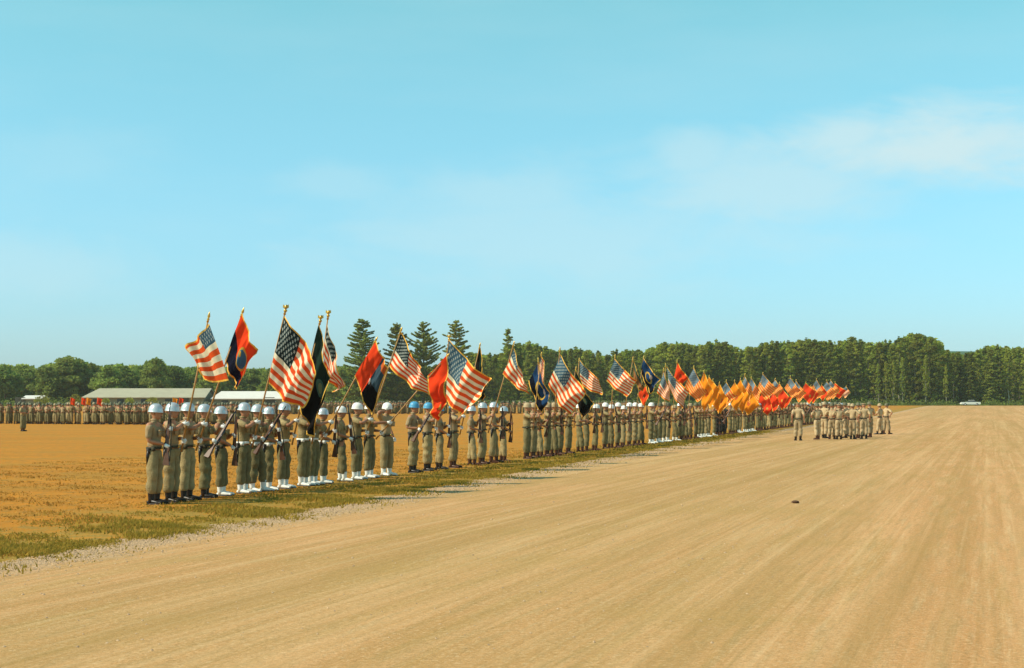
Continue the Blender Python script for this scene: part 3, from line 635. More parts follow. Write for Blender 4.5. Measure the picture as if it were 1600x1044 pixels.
# the line --------------------------------------------------------------------
near = [241, 268, 292, 321, 347, 380, 402, 421, 443, 474, 489, 506, 534, 557, 577, 604, 645, 668, 688, 708, 737, 753, 771, 785]
mid = [823, 833, 843, 855, 865, 875, 888, 906, 917, 930, 945, 955, 965, 974, 983, 992, 1001]
farl = []
y = line_y(1017); gi = 0
while y < 158:
    for k in range(5):
        farl.append(800 + F * (SL - K0 / y)); y += 0.88
    y += .75; gi += 1
FLAGS = [  # kind, bearer px, tip, HT, HB, FT, FB, [extras], label
 ('us', 268, (326.5, 493), (328, 508), (358, 592), (297, 543), (320, 592), 'leftmost stars and stripes flag, its stripes slanting up to the right'),
 ('red_black', 292, (379.6, 486), (379, 492), (352, 561), (401, 549), (378, 607), 'red and black pointed flag with a blue crest, second flag from the left'),
 ('us_dark', 380, (446.6, 483), (445, 496), (421, 597), (502, 582), (473, 636), 'largest stars and stripes flag, dark star field, with its pole topped by an eagle'),
 ('black', 443, (501, 499), (499, 508), (468, 622), (520, 600), (496, 682), 'black flag hanging down behind the largest stars and stripes'),
 ('us_dark', 474, (513, 491), (512, 502), (507, 567), (539, 600), (530, 611), 'narrow furled stars and stripes flag just right of the black flag'),
 ('red_fly_black', 489, (588, 530), (587, 534), (556, 586), (607, 575), (580, 646), 'red and black flag tilted before the tall pine trees'),
 ('us_dark', 557, (627, 515), (627, 521), (609, 570), (668, 584), (671, 616), 'folded stars and stripes flag tilted in front of the pair of pines'),
 ('red', 577, (700, 555), (698.5, 556), (669, 586), (697, 648), (686, 658), 'plain bright red pointed flag hanging above the light blue helmets'),
 ('us', 668, (702, 528), (702, 532), (696, 622), (770, 593), (733, 647), 'wide open stars and stripes flag just right of the plain red flag'),
 ('black', 708, (750, 539), (750, 542), (743, 572), (764, 614), (757, 628), 'narrow black flag mostly hidden behind a wide open stars and stripes'),
 ('us', 753, (803, 536), (803, 546), (787, 583), (824, 598), (826, 615), 'small curled stars and stripes flag before the right end pine'),
 ('us_dark', 823, (846, 553), (845, 556), (843, 572), (851, 565), (850, 600), 'thin furled stars and stripes flag beside the dark blue flag'),
 ('blue', 833, (841, 562), (841, 567), (827, 594), (863, 622), (849, 645), 'dark blue flag with a gold wreath, hanging left of a large stars and stripes'),
 ('us', 855, (875, 545), (875, 554), (858, 600), (918, 612), (890, 648), 'large square stars and stripes flag right of the dark blue flag'),
 ('black', 875, (900, 575), (899, 578), (903, 633), (930, 633), (916, 653), 'black flag drooping behind the large square stars and stripes'),
 ('us', 888, (905, 562), (906, 563), (908, 600), (936, 592), (941, 616), 'red and blue flag sloping above the drooping black flag'),
 ('us', 945, (961, 556), (961, 562), (948, 594), (994, 594), (981, 619), 'square stars and stripes flag standing alone in the middle of the line'),
 ('tan', 965, (989, 560), (989, 563), (990, 590), (1008, 602), (1005, 612), 'narrow olive and brown furled flag left of the bright blue one'),
 ('blue', 983, (1006, 558), (1006, 561), (1001, 581), (1031, 594), (1019, 615), 'bright blue flag with dark fly and pale emblem'),
 ('crimson', 992, (1009, 600), (1009, 603), (997, 615), (1014, 619), (1007, 635), 'small red flag hanging below the bright blue flag'),
 ('us', 1017, (1037, 577), (1037, 581), (1027, 613), (1047, 609), (1046, 627), 'small stars and stripes flag right of the bright blue flag'),
 ('us', 1030, (1040, 570), (1042, 574), (1046, 606), (1076, 611), (1066, 637), 'stars and stripes flag with bold stripes below the small crimson one'),
 ('crimson', 1042, (1058, 564), (1058, 566), (1054, 588), (1076, 590), (1066, 600), 'small crimson pointed flag in the middle of the far flags'),
 ('us_sky', 1068, (1084, 573), (1084, 576), (1073, 600), (1099, 609), (1090, 622), 'stars and stripes flag immediately left of the first orange flag'),
 ('orange', 1085, (1100, 580), (1100, 582), (1094, 599), (1113, 610), (1101, 636), 'tallest orange flag, first of the orange ones'),
 ('orange', 1098, (1114, 593), (1114, 596), (1107, 614), (1124, 616), (1121, 640), 'narrow orange flag, second of the orange ones'),
 ('us_sky', 1120, (1135, 595), (1135, 598), (1124, 614), (1147, 618), (1132, 635), 'small stars and stripes flag between two orange flags'),
 ('orange', 1132, (1148, 595), (1148, 598), (1138, 614), (1160, 615), (1150, 637), 'orange flag right of a small stars and stripes flag'),
 ('us_sky', 1145, (1164, 585), (1164, 589), (1158, 605), (1172, 603), (1170, 625), 'pinkish stars and stripes flag above the last orange flag'),
 ('orange', 1152, (1168, 600), (1168, 602), (1160, 622), (1183, 630), (1168, 643), 'last orange flag, low against the heads'),
 ('us_sky', 1176, (1192, 583), (1192, 585), (1185, 604), (1209, 604), (1197, 620), 'pale stars and stripes flag above the red cluster'),
 ('us_sky', 1190, (1211, 592), (1211, 594), (1206, 602), (1221, 606), (1213, 618), 'small stars and stripes flag over the red cluster'),
 ('red', 1186, (1200, 605), (1200, 607), (1187, 622), (1206, 636), (1199, 645), 'lowest pointed red flag, left of the red cluster'),
 ('red', 1198, (1213, 602), (1213, 604), (1205, 621), (1217, 630), (1211, 640), 'upright red flag in the middle of the red cluster'),
 ('crimson', 1209, (1222, 614), (1222, 617), (1218, 627), (1235, 620), (1227, 636), 'small dark red flag at the right of the red cluster'),
 ('us_sky', 1219, (1235, 588), (1235, 591), (1228, 604), (1249, 610), (1240, 619), 'pale stars and stripes flag right of the red cluster'),
 ('red', 1243, (1259, 597), (1259, 599), (1252, 612), (1272, 610), (1264, 627), 'red flag nearest above the men standing on the road'),
 ('us_sky', 1262, (1276, 592), (1276, 594), (1269, 606), (1286, 613), (1277, 620), 'small stars and stripes flag above the men standing on the road'),
 ('us_sky', 1275, (1292, 594), (1292, 597), (1284, 608), (1304, 612), (1294, 623), 'pink and white striped flag above the men standing on the road'),
 ('red', 1290, (1305, 597), (1305, 599), (1299, 611), (1318, 609), (1310, 620), 'last red flag at the far right of the flags'),
 ('us', 1305, (1322, 603), (1322, 604), (1314, 610), (1327, 612), (1321, 620), 'farthest small stars and stripes flag at the right end of the line'),
]
FLAGS += [('orange', 1092, (1108, 588), (1108, 590), (1099, 606), (1121, 606), (1110, 632), 'orange flag tucked between the two leftmost orange ones'),
 ('orange', 1108, (1124, 598), (1124, 600), (1114, 618), (1136, 622), (1126, 641), 'orange flag low behind a small stars and stripes'),
 ('orange', 1140, (1157, 592), (1157, 594), (1148, 610), (1168, 616), (1159, 640), 'orange flag directly left of the last orange one'),
 ('us_sky', 1158, (1174, 590), (1174, 592), (1168, 606), (1186, 610), (1180, 630), 'orange tinted striped flag right above the last orange flag'),
 ('red', 1204, (1218, 598), (1218, 600), (1211, 615), (1229, 618), (1221, 636), 'bright red flag second from the right in the red cluster'),
 ('us_sky', 1228, (1244, 594), (1244, 596), (1238, 607), (1256, 612), (1248, 625), 'striped orange flag between the red cluster and the road men'),
 ('red', 1252, (1267, 602), (1267, 604), (1261, 614), (1277, 614), (1270, 627), 'small red flag behind the nearest red one over the road men'),
 ('us_sky', 1283, (1298, 593), (1298, 595), (1292, 605), (1309, 608), (1301, 620), 'pale striped flag beside the last red flag'),
 ('crimson', 1266, (1284, 600), (1284, 602), (1278, 611), (1292, 613), (1286, 624), 'dark red flag in the middle above the road men')]
def grow(fl):
    if fl[1] < 1060: return fl
    q = fl[3:7]; cx = sum(p[0] for p in q) / 4; cy = sum(p[1] for p in q) / 4; g = 1.28
    return fl[:3] + ((fl[3][0], fl[3][1]),) + tuple((fl[3][0] + (p[0] - fl[3][0]) * g, fl[3][1] + (p[1] - fl[3][1]) * 1.12) for p in q[1:]) + fl[7:]
FLAGS = [grow(f) for f in FLAGS]
people_px = near + mid + farl
used = {}
for i, fl in enumerate(FLAGS):
    c = sorted((abs(p - fl[1]), p) for p in people_px if p not in used)[0][1]; used[c] = i
def along_local(px_pt, base):
    """x-distance in front of a soldier (in the vertical plane he faces) where a photo column falls"""
    tx = (px_pt - CX) / F
    return (tx * base.y - base.x) / (NRM.x - NRM.y * tx)
def plane_pt(px_pt, py, base):
    k = along_local(px_pt, base); p = base + NRM * k; yd = p.y
    return Vector((p.x, yd, H + (HY - py) / F * yd)), k

BW = 1.10
V0 = {0: .34, 4: .22, 10: .36, 14: 0.1}
def make_flag(fl, base, i):
    kind, _, tip, HT, HB, FT, FB, label = fl
    yb = base.y; small = yb > 62
    soc = base + NRM * .19 * BW; soc.z = base.z + .97
    T, k = plane_pt(tip[0], tip[1], base)
    root = empty('flag', soc); tag(root, label, 'flag', 'flags carried along the line')
    inv = -Vector(soc)
    mb = MB(); ax = (T - soc).normalized(); mb.tube([soc - ax * .06 + inv, T + inv - ax * .10], [.018, .014], 8 if not small else 6)
    link_mesh('pole', mb.mesh('pole', M['pole']), None, root)
    mb = MB()
    Tq = ax.to_track_quat('Z', 'X').to_matrix(); o3 = T + inv
    if i in (2, 3, 4, 8):    # eagle on a ball
        mb.lathe([(.001, -.12), (.03, -.11), (.018, -.07), (.03, -.05), (.038, -.03), (.03, -.01), (.001, 0)], 10, 0, off=o3, M_=Tq)
        mb.tube([o3 + Vector((0, 0, .0)), o3 + Vector((0, 0, .05)), o3 + Vector((.02, 0, .085))], [.022, .024, .012], 8)
        for s in (-1, 1): mb.add([o3 + Vector((s * .01, 0, .0)), o3 + Vector((s * .06, .01, .03)), o3 + Vector((s * .055, .01, .095)), o3 + Vector((s * .012, 0, .06))], [(0, 1, 2, 3)])
    else:
        mb.lathe([(.001, -.13), (.026, -.12), (.016, -.09), (.030, -.07), (.014, -.05), (.028, -.02), (.016, .03), (.001, .075)], 8, 0, off=o3, M_=Tq)
    link_mesh('finial', mb.mesh('finial', M['gold']), None, root)
    # cloth: a draped patch between four corners, hung on the pole plane and rippled out of it
    pts = {}
    for nm, q in (('HT', HT), ('HB', HB), ('FT', FT), ('FB', FB)): pts[nm] = plane_pt(q[0], q[1], base)[0] + inv
    nu, nv = (34, 26) if not small else (14, 12)
    r = random.Random(i * 13 + 5); ph = r.uniform(0, 6.28); f1 = r.uniform(1.3, 1.9); lat = Vector((-NRM.y, NRM.x, 0))
    size = (pts['FT'] - pts['HT']).length; A = min(.16, size * .125)
    dn = Vector((0, 0, -1))
    def S(u, v):
        top = pts['HT'].lerp(pts['FT'], u) + dn * (size * .07 * math.sin(math.pi * min(1, max(0, u)))) * (1 if i != 2 else -.7)
        bot = pts['HB'].lerp(pts['FB'], u) + dn * (size * .06 * math.sin(math.pi * min(1, max(0, u))))
        p = top.lerp(bot, v)
        wv = math.sin(2 * math.pi * (f1 * u + .45 * v) + ph) * A * (.25 + .9 * u) + (abs(math.sin(math.pi * (2.3 * u - .9 * v) + ph * 2)) - .5) * A * .6 * (.2 + u) + math.sin(2 * math.pi * (5.2 * u + 1.3 * v) + 3 * ph) * A * .13 * (.3 + u)
        p = p - lat * (wv + .02 + .10 * u * size)
        p += NRM * (math.sin(2 * math.pi * (1.1 * v + .3 * u) + ph) * size * .022 * (.2 + u)) + Vector((0, 0, 1)) * (math.sin(2 * math.pi * (f1 * u) + ph + 1) * size * .016 * u)
        return p
    du = .035; US = [j / nu for j in range(nu + 1)]; VS = [j / nv for j in range(nv + 1)]
    me = bpy.data.meshes.new('cloth')
    vs = [S(u, v) for v in VS for u in US]; fs = [(a * (nu + 1) + b, a * (nu + 1) + b + 1, (a + 1) * (nu + 1) + b + 1, (a + 1) * (nu + 1) + b) for a in range(nv) for b in range(nu)]
    me.from_pydata([tuple(p) for p in vs], [], fs); me.polygons.foreach_set('use_smooth', [True] * len(fs))
    ul = me.uv_layers.new(name='uv'); li = np.empty(len(me.loops), dtype=np.int32); me.loops.foreach_get('vertex_index', li)
    ul.data.foreach_set('uv', np.array([(u, v) for v in VS for u in US], dtype=np.float32)[li].ravel()); me.materials.append(flag_mat(kind, V0.get(i, 0.0))); me.update()
    link_mesh('cloth', me, None, root)
    # gold fringe on three sides
    mb = MB(); fw = .032
    ring = [(u, 0, 0, -1) for u in US] + [(1, v, 1, 0) for v in VS] + [(u, 1, 0, 1) for u in reversed(US)]
    prev = None; e = .02
    for (u, v, a, b_) in ring:
        p = S(u, v); d = (S(u, v) - S(u - a * e, v - b_ * e)); d = d.normalized() if d.length > 1e-6 else Vector((0, 0, -1))
        q = p + d * fw
        if prev: mb.add([prev[0], p, q, prev[1]], [(0, 1, 2, 3)])
        prev = (p, q)
    link_mesh('fringe', mb.mesh('fringe', M['fringe']), None, root)
    return math.atan2((k - .19 * BW) / BW, T.z - soc.z)

ordn = ['first', 'second', 'third', 'fourth', 'fifth', 'sixth', 'seventh', 'eighth', 'ninth', 'tenth', 'eleventh', 'twelfth', 'thirteenth', 'fourteenth', 'fifteenth', 'sixteenth', 'seventeenth']
for n_, px in enumerate(people_px):
    base = line_pt(px); r = random.Random(int(px * 7))
    sc = r.uniform(.93, 1.02); lg = r.choice([(0.0, 0.0), (.09, -.05), (-.05, .08), (.04, -.08)]); rz = FACE + r.uniform(-.02, .30); base0 = Vector(base)
    hm = ('shell', 'silver' if px < 515 else 'white' if px < 620 else 'blue' if px < 715 else 'silver' if px < 800 else 'helmet_tan' if px < 900 else 'white' if px < 1010 else r.choice(['white', 'helmet_olive', 'helmet_tan', 'silver', 'helmet_olive']))
    spat = 340 < px < 620 or 1014 < px < 1060 or 1090 < px < 1118 or 1150 < px < 1182
    belt = 'white_web' if 375 < px < 515 else 'dark_web'
    glove = px < 720
    up = 'olive' if px < 600 else 'khaki' if px < 800 else r.choice(['olive', 'khaki', 'olive']); dn_ = {'olive': 'olive_dark', 'khaki': 'olive'}[up]
    if px < 300: up, dn_ = 'khaki', 'olive'
    boots = 'black_leather' if px < 700 else 'brown_leather'
    if 1120 < px < 1138: up = dn_ = 'dark'; hm = ('shell', 'helmet_olive')
    flag_i = used.get(px)
    hname = {'silver': 'silver', 'white': 'white', 'blue': 'light blue', 'helmet_tan': 'tan', 'helmet_olive': 'olive'}[hm[1]]
    if n_ < len(near):
        seg = [(0, 4, 'silver-helmeted soldier in black boots from the left end'), (4, 12, 'silver-helmeted soldier in white spats from the left'), (12, 15, 'white-helmeted soldier in white spats from the left'),
               (15, 16, ''), (16, 20, 'light-blue-helmeted soldier in black boots from the left'), (20, 24, 'silver-helmeted soldier right of the light blue helmets')]
        for a, b_, s in seg:
            if a <= n_ < b_: lab = '%s %s' % (ordn[n_ - a], s)
        grp = 'soldiers in the line of flags'
    elif n_ < len(near) + len(mid):
        lab = '%s olive-clad soldier right of the wide gap, %s helmet' % (ordn[n_ - len(near)], hname); grp = 'soldiers in the line of flags'
    elif 1120 < px < 1138: lab = 'man in dark uniform standing out in the distant part of the line'; grp = 'men in dark uniform'
    else:
        zz_ = zone(px).replace('above', 'under'); lab = '%s-helmeted distant soldier%s in the line %s' % (hname, ' in white spats' if spat else '', zz_); grp = '%s-helmeted soldiers%s %s' % (hname, ' in white spats' if spat else '', zz_)
    if flag_i is not None:
        fl = FLAGS[flag_i]; th = make_flag(fl, base0, flag_i)
        if n_ < len(near) + len(mid): lab += ', carrying a flag'

        if n_ >= len(near) + len(mid): lab = ' '.join(('soldier carrying the ' + FLAGS[flag_i][-1].replace(',', '')).split()[:16]); grp = 'distant flag bearers'
        person(base0, FACE, bearer_pose(th), lab, grp, up, dn_, hm, spat, belt, glove, 1.0, boots, extra=n_ < 24)
    elif px == 604:
        o = person(base0, FACE - .35, POSES['salute'], 'soldier in white helmet and white spats saluting alone beside the gap in the line', grp, up, dn_, hm, spat, belt, glove, 1.0, boots)
    else:
        pk = r.choice(['port_0', 'port_1', 'port_2', 'port_3', 'port_4', 'port2']) if r.random() < .8 or n_ < 24 else 'hold'
        o = person(base0, rz, POSES[pk], lab, grp, up, dn_, hm, spat, belt, glove, sc, boots, lg, n_ < 24)
        o.rotation_euler = (r.uniform(-.02, .02), r.uniform(-.045, .02), rz)
        if pk != 'hold':
            near_l = n_ < len(near) + len(mid)
            dd, gg = (RD2, RG2) if pk == 'port2' else (RDS[int(pk[-1])], RG + Vector((0, 0, (-.05, .0, .05, -.02, .03)[int(pk[-1])])))
            ll = ('rifle held by the ' + lab) if near_l else 'small distant rifle held upright ' + zone(px).replace('above', 'under')
            ll = ' '.join(ll.split()[:16])
            rifle(o, gg, dd, (-.9, 0, .1) if pk != 'port2' else (.9, -.3, .3), ll, 'rifles held in the line' if near_l else 'distant rifles ' + zone(px).replace('above', 'under'), white=False)

# ------------------------------------------------------------------ men standing on the road (seen from behind)
grp_ = [(1247, 688.7, 1.35, 'stand', 'man in pale khaki standing apart on the road, left of the cluster'),
        (1277, 687, 1.9, 'hold', 'leftmost man of the khaki cluster on the road, broad back to the camera'),
        (1288, 685, .9, 'akimbo', 'second man from the left in the khaki cluster on the road'),
        (1300, 686.5, 1.3, 'hold', 'third man from the left in the khaki cluster on the road'),
        (1311, 687, 1.7, 'hold', 'fourth man from the left in the khaki cluster on the road'),
        (1321, 684.5, 2.2, 'stand', 'fifth man from the left in the khaki cluster on the road'),
        (1332, 686.5, 1.1, 'akimbo', 'sixth man from the left in the khaki cluster on the road'),
        (1341, 685, 1.8, 'hold', 'seventh man from the left in the khaki cluster on the road'),
        (1350, 686, 1.5, 'stand', 'eighth man from the left in the khaki cluster on the road'),
        (1359, 683.5, 2.0, 'hold', 'rightmost man of the khaki cluster on the road'),
        (1282, 683.0, 1.6, 'stand', 'man half hidden behind the left end of the khaki cluster on the road'),
        (1306, 682.5, 1.2, 'hold', 'man half hidden behind the third and fourth of the khaki cluster'),
        (1327, 682.0, 1.9, 'stand', 'man half hidden behind the middle of the khaki cluster on the road'),
        (1346, 682.0, 1.4, 'hold', 'man half hidden behind the seventh and eighth of the khaki cluster'),
        (1375, 679, 2.4, 'hold', 'left one of the two men standing right of the khaki cluster'),
        (1385, 678.5, .7, 'akimbo', 'right one of the two men standing right of the khaki cluster')]

for i, (px, py, rz, pk, lab) in enumerate(grp_):
    yb = H * F / (py - HY); r = random.Random(px)
    person(((px - CX) / F * yb, yb, .006), rz, POSES[pk], lab, 'men in khaki on the road', 'tan', 'tan' if i % 3 else 'khaki', ('cap' if i in (0, 4, 8) else 'shell', ['helmet_tan', 'helmet_olive'][i % 2]),
           False, 'dark_web', False, r.uniform(.97, 1.03), 'brown_leather' if i % 2 else 'black_leather', legs=[(0, 0), (.12, -.08), (-.06, .10), (.05, -.12)][(i * 3) % 4])

# ------------------------------------------------------------------ massed soldiers across the field
def joined(name, pose, mats_idx, lvl=0, key=''):
    b, s, t_ = build_pose(pose[0] + '_lo%d' % lvl, lvl=lvl, **{k: v for k, v in pose[1].items()})
    mb = MB()
    mb.add(b.v, b.f, 0); mb.add(s.v, s.f, 1); mb.add(t_.v, t_.f, 2)
    h = MB(); Rt = Matrix.Rotation(R(4), 3, 'Y')
    h.lathe([(.001, .172), (.08, .15), (.122, .08), (.132, .02), (.149, -.002), (.124, .01)], 10, 0, 1.08, .94, (.018, 0, 1.658), Rt); mb.add(h.v, h.f, 3)
    for y_ in (-.098, .098):
        k = MB(); k.tube([(-.01, y_, .24), (-.01, y_, .05)], [.062, .055], 6); k.box((.05, y_, .04), (.27, .09, .08)); mb.add(k.v, k.f, 4)
    k = MB(); k.lathe([(.138, .985), (.138, 1.028)], 10, 0, 1, 1.06); mb.add(k.v, k.f, 4)
    return mb
LO = [joined('p', POSES['hold'], None), joined('p', POSES['attention'], None), joined('p', POSES['port'], None)]
CMATS = [[M['skin'], M['olive_dark'], M['olive_dark'], M['helmet_olive'], M['black_leather']], [M['skin'], M['olive'], M['olive_dark'], M['helmet_olive'], M['black_leather']],
         [M['skin'], M['olive'], M['olive'], M['helmet_tan'], M['black_leather']], [M['skin'], M['khaki'], M['olive_dark'], M['helmet_olive'], M['black_leather']]]
CM = [lo.mesh('person', cm) for lo in LO for cm in CMATS]
def front_y(px): return float(np.interp(px, [-40, 250, 430, 431, 1300], [131, 124, 128, 215, 235]))
cr_ = random.Random(5); n_ind = 300 - len(people_px) - len(grp_) - 1; cnt = 0
spots_ = []
px = -12.0
while px < 440:                                    # nearer block, first rank
    spots_.append((px, front_y(px) + cr_.uniform(-.4, .5))); px += F * (.66 + (.5 if cr_.random() < .1 else 0)) / front_y(px)
px = 440.0
rest = []
while px < 860:
    rest.append((px, front_y(px) + cr_.uniform(-.5, .5))); px += F * .85 / front_y(px)
px = -10.0; back = []
while px < 440:
    back.append((px, front_y(px) + 1.4 + cr_.uniform(-.4, .5))); px += F * .7 / front_y(px)
order = spots_ + rest + back
tall = [p for p in order[:n_ind]]; print('individual crowd', len(tall), 'of', len(order), 'line', len(people_px))
for px, y in tall:
    o = link_mesh('person', CM[cr_.randrange(len(CM))] if cr_.random() < .9 else CM[3]); o.location = ((px - CX) / F * y, y, zg(y)); o.rotation_euler = (0, 0, R(-90) + cr_.uniform(-.5, .5) if px < 440 else FACE + cr_.uniform(-.3, .3)); s_ = cr_.uniform(.94, 1.03); o.scale = (s_, s_, s_)
    if px < 440: tag(o, 'small olive uniformed soldier massed across the field ' + zone(px), 'person', 'soldiers massed ' + zone(px))
    else: tag(o, 'tiny olive uniformed soldier massed far behind the line ' + zone(px).replace('above', 'behind'), 'person', 'soldiers far behind the line ' + zone(px).replace('above', 'behind'))
o = link_mesh('person', CM[1]); y = 96.0; o.location = ((36 - CX) / F * y, y, 0); o.rotation_euler = (0, 0, R(-20)); tag(o, 'lone soldier standing in front of the massed ranks at the left edge', 'person')
mb = MB()
def add_lo(px, y):
    lo = LO[cr_.randrange(3)]; a = R(-90) + cr_.uniform(-.5, .5); ca, sa = math.cos(a), math.sin(a); s_ = cr_.uniform(.94, 1.04); X = (px - CX) / F * y; z0 = zg(y)
    b = len(mb.v); mb.v += [(X + (x * ca - yy * sa) * s_, y + (x * sa + yy * ca) * s_, z0 + zz * s_) for x, yy, zz in lo.v]; mb.f += [tuple(b + i for i in f) for f in lo.f]; mb.m += lo.m
for px, y in order[n_ind:]: add_lo(px, y)
for rk in range(5):
    px = -14.0
    while px < 1000:
        y = front_y(px) + (2.8 if px < 440 else 1.6) + rk * (1.5 if px < 440 else 2.2)
        if cr_.random() < .92: add_lo(px + cr_.uniform(-1, 1), y + cr_.uniform(-.5, .5))
        px += F * .85 / y
o = link_mesh('crowd', mb.mesh('crowd', CMATS[0])); tag(o, 'deep ranks of olive uniformed soldiers behind the foremost ones across the field', 'crowd'); o['kind'] = 'stuff'
# little guidons over the crowd
gd = [(108, 633, 'red', 'leftmost small red guidon above the massed soldiers'), (125, 632, 'red', 'small red guidon beside an orange one above the massed soldiers'), (133, 631, 'orange', 'small orange guidon above the massed soldiers'),
      (150, 627, 'red', 'small red guidon below the left end of the long shed roof'), (268, 630, 'orange', 'small orange guidon under the long shed roof'), (278, 629, 'red', 'small red guidon at the right of the long shed, left of the flags')]
for i, (px, py, kd, lab) in enumerate(gd):
    y = 126.0; p = P(px, py, y); root = empty('guidon', (p.x, y, .9)); tag(root, lab, 'guidon', 'guidons over the massed soldiers')
    k = MB(); k.tube([(0, 0, 0), (.12, 0, 1.35)], .014, 6); link_mesh('pole', k.mesh('pole', M['pole']), None, root)
    k = MB(); me = bpy.data.meshes.new('cloth'); vs = []; uvs = []
    for a in range(6):
        for b in range(9):
            u, v = b / 8, a / 5; vs.append((.12 - .04 * v + u * (.40 - .12 * (1 - abs(v - .5) * 2) * (u > .9)), .05 * math.sin(u * 7 + i + v), 1.33 - v * .55 - u * .18)); uvs.append((u, v))
    me.from_pydata(vs, [], [(a * 9 + b, a * 9 + b + 1, a * 9 + b + 10, a * 9 + b + 9) for a in range(5) for b in range(8)]); ul = me.uv_layers.new(name='uv')
    for l in me.loops: ul.data[l.index].uv = uvs[l.vertex_index]
    me.materials.append(flag_mat('crimson' if kd == 'red' else 'orange')); link_mesh('cloth', me, None, root)

# ------------------------------------------------------------------ trees
def quads(centers, normals_r, size, r, flat=0.0):
    n = len(centers); d = r.normal(size=(n, 3)); d[:, 2] *= (1 - flat); d /= np.linalg.norm(d, axis=1)[:, None] + 1e-9
    a = r.normal(size=(n, 3)); e1 = np.cross(d, a); e1 /= np.linalg.norm(e1, axis=1)[:, None] + 1e-9; e2 = np.cross(d, e1)
    s = size * r.uniform(.6, 1.35, n)[:, None]
    return np.stack([centers - e1 * s, centers - e2 * s * .6, centers + e1 * s, centers + e2 * s * .6], 1)
def quad_mesh(name, q, mat):
    n = len(q); me = bpy.data.meshes.new(name); me.vertices.add(4 * n); me.vertices.foreach_set('co', q.reshape(-1).astype(np.float32))
    me.loops.add(4 * n); me.loops.foreach_set('vertex_index', np.arange(4 * n, dtype=np.int32)); me.polygons.add(n); me.polygons.foreach_set('loop_start', np.arange(0, 4 * n, 4, dtype=np.int32))
    me.update(calc_edges=True); me.materials.append(mat); return me
def broad_crown(seed, h, wd, base, nb, nq, size, narrow=1.0):
    """clumps of leaves spread through an uneven crown"""
    r = np.random.default_rng(seed); Q = []
    for b in range(nb):
        t_ = r.random() ** .8; z = base + (h - base) * t_; env = math.sin(math.pi * (0.18 + .80 * t_) ** (.9)) ** .7
        rad = wd * .5 * env * math.sqrt(r.random()) * .85; a = r.uniform(0, 6.28)
        c = np.array([math.cos(a) * rad, math.sin(a) * rad, z]); cr2 = r.uniform(.10, .2) * wd * narrow
        d = r.normal(size=(nq, 3)); d /= np.linalg.norm(d, axis=1)[:, None]; d[:, 2] = np.where(d[:, 2] < 0, d[:, 2] * .5, d[:, 2])
        pts = c + d * (r.uniform(.5, 1.0, nq) ** .6)[:, None] * cr2 * np.array([1, 1, .8]); Q.append(quads(pts, None, size, r, .3))
    return np.concatenate(Q)
def pine_crown(seed, h, wd, base, step=.85, droop=.12, up=.25, bare=.0, ragged=.2):
    r = np.random.default_rng(seed); Q = []; z = base
    while z < h - .4:
        t_ = (z - base) / (h - base); L = wd * .5 * (1 - t_) ** .58 * (1 - .25 * math.exp(-t_ * 9)) + .35
        for k in range(r.integers(5, 8)):
            a = r.uniform(0, 6.28); l = L * r.uniform(1 - 2.4 * ragged, 1.12); zz = z + r.uniform(-.45, .45)
            m = max(12, int(l * 42)); s = r.random(m) ** .75; s = s * (1 - bare) + bare
            x = s * l; dz = -droop * l * s + up * l * s * s
            p = np.stack([np.cos(a) * x, np.sin(a) * x, zz + dz], 1); lat = np.array([-math.sin(a), math.cos(a), 0])
            p = p + lat * (r.normal(0, .16, m) * (.3 + l * .25) * (1.1 - .5 * s))[:, None] + r.normal(0, .05, (m, 3))
            Q.append(quads(p, None, .30, r, -.6))
        z += step * r.uniform(.7, 1.2)
    Q.append(quads(np.stack([r.normal(0, .12, 30), r.normal(0, .12, 30), r.uniform(h - 1.6, h + .1, 30)], 1), None, .22, r))
    return np.concatenate(Q)
def trunk_mb(h, r0, seed, limbs=5, wd=4, start=.35):
    r = random.Random(seed); k = MB(); pts = [(0, 0, -.3)]; x = y = 0
    for i in range(1, 7): x += r.uniform(-.12, .12); y += r.uniform(-.12, .12); pts.append((x, y, h * i / 6 * .93))
    k.tube(pts, [r0 * (1.15 - .16 * i) for i in range(7)], 7)
    for i in range(limbs):
        t_ = start + (.9 - start) * i / limbs; a = r.uniform(0, 6.28); z = h * t_; l = wd * .38 * (1.1 - t_)
        k.tube([(0, 0, z), (math.cos(a) * l * .5, math.sin(a) * l * .5, z + l * .35), (math.cos(a) * l, math.sin(a) * l, z + l * .6)], [r0 * .35, r0 * .25, r0 * .12], 5)
    return k
PROT = {}
for i in range(5): PROT['broad', i] = (quad_mesh('crown', broad_crown(100 + i, 10, 9.0 - i * .3, .4, 60, 85, .36), M['leaf_cool']), trunk_mb(9, .25, i).mesh('trunk', M['bark']))
for i in range(6): PROT['mixed', i] = (quad_mesh('crown', broad_crown(200 + i, 10, [2.8, 3.2, 2.3, 3.6, 2.9, 2.5][i], [.1, .6, 2.0, .1, 1.0, .3][i], 150, 42, .13, .55), M['leaf']), trunk_mb(9.3, .09, 20 + i, 6, 2.5, .3).mesh('trunk', M['bark_pale'] if i in (2, 4) else M['bark']))
for i in range(4): PROT['spire', i] = (quad_mesh('crown', pine_crown(300 + i, 18, [5.6, 4.4, 6.2, 5.0][i], [.6, 1.8, .8, .4][i], .6, .16, .10), M['needle']), trunk_mb(17.5, .2, 40 + i, 0).mesh('trunk', M['bark']))
for i in range(5): PROT['pine', i] = (quad_mesh('crown', pine_crown(400 + i, 24, [15.5, 14, 17, 17, 9.5][i], 1.2, [.62, .62, .95, .9, .8][i], .06, [.22, .25, .42, .24, .1][i], .05, [.14, .2, .26, .26, .2][i]), M['needle']), trunk_mb(23, .34, 60 + i, 0).mesh('trunk', M['bark']))
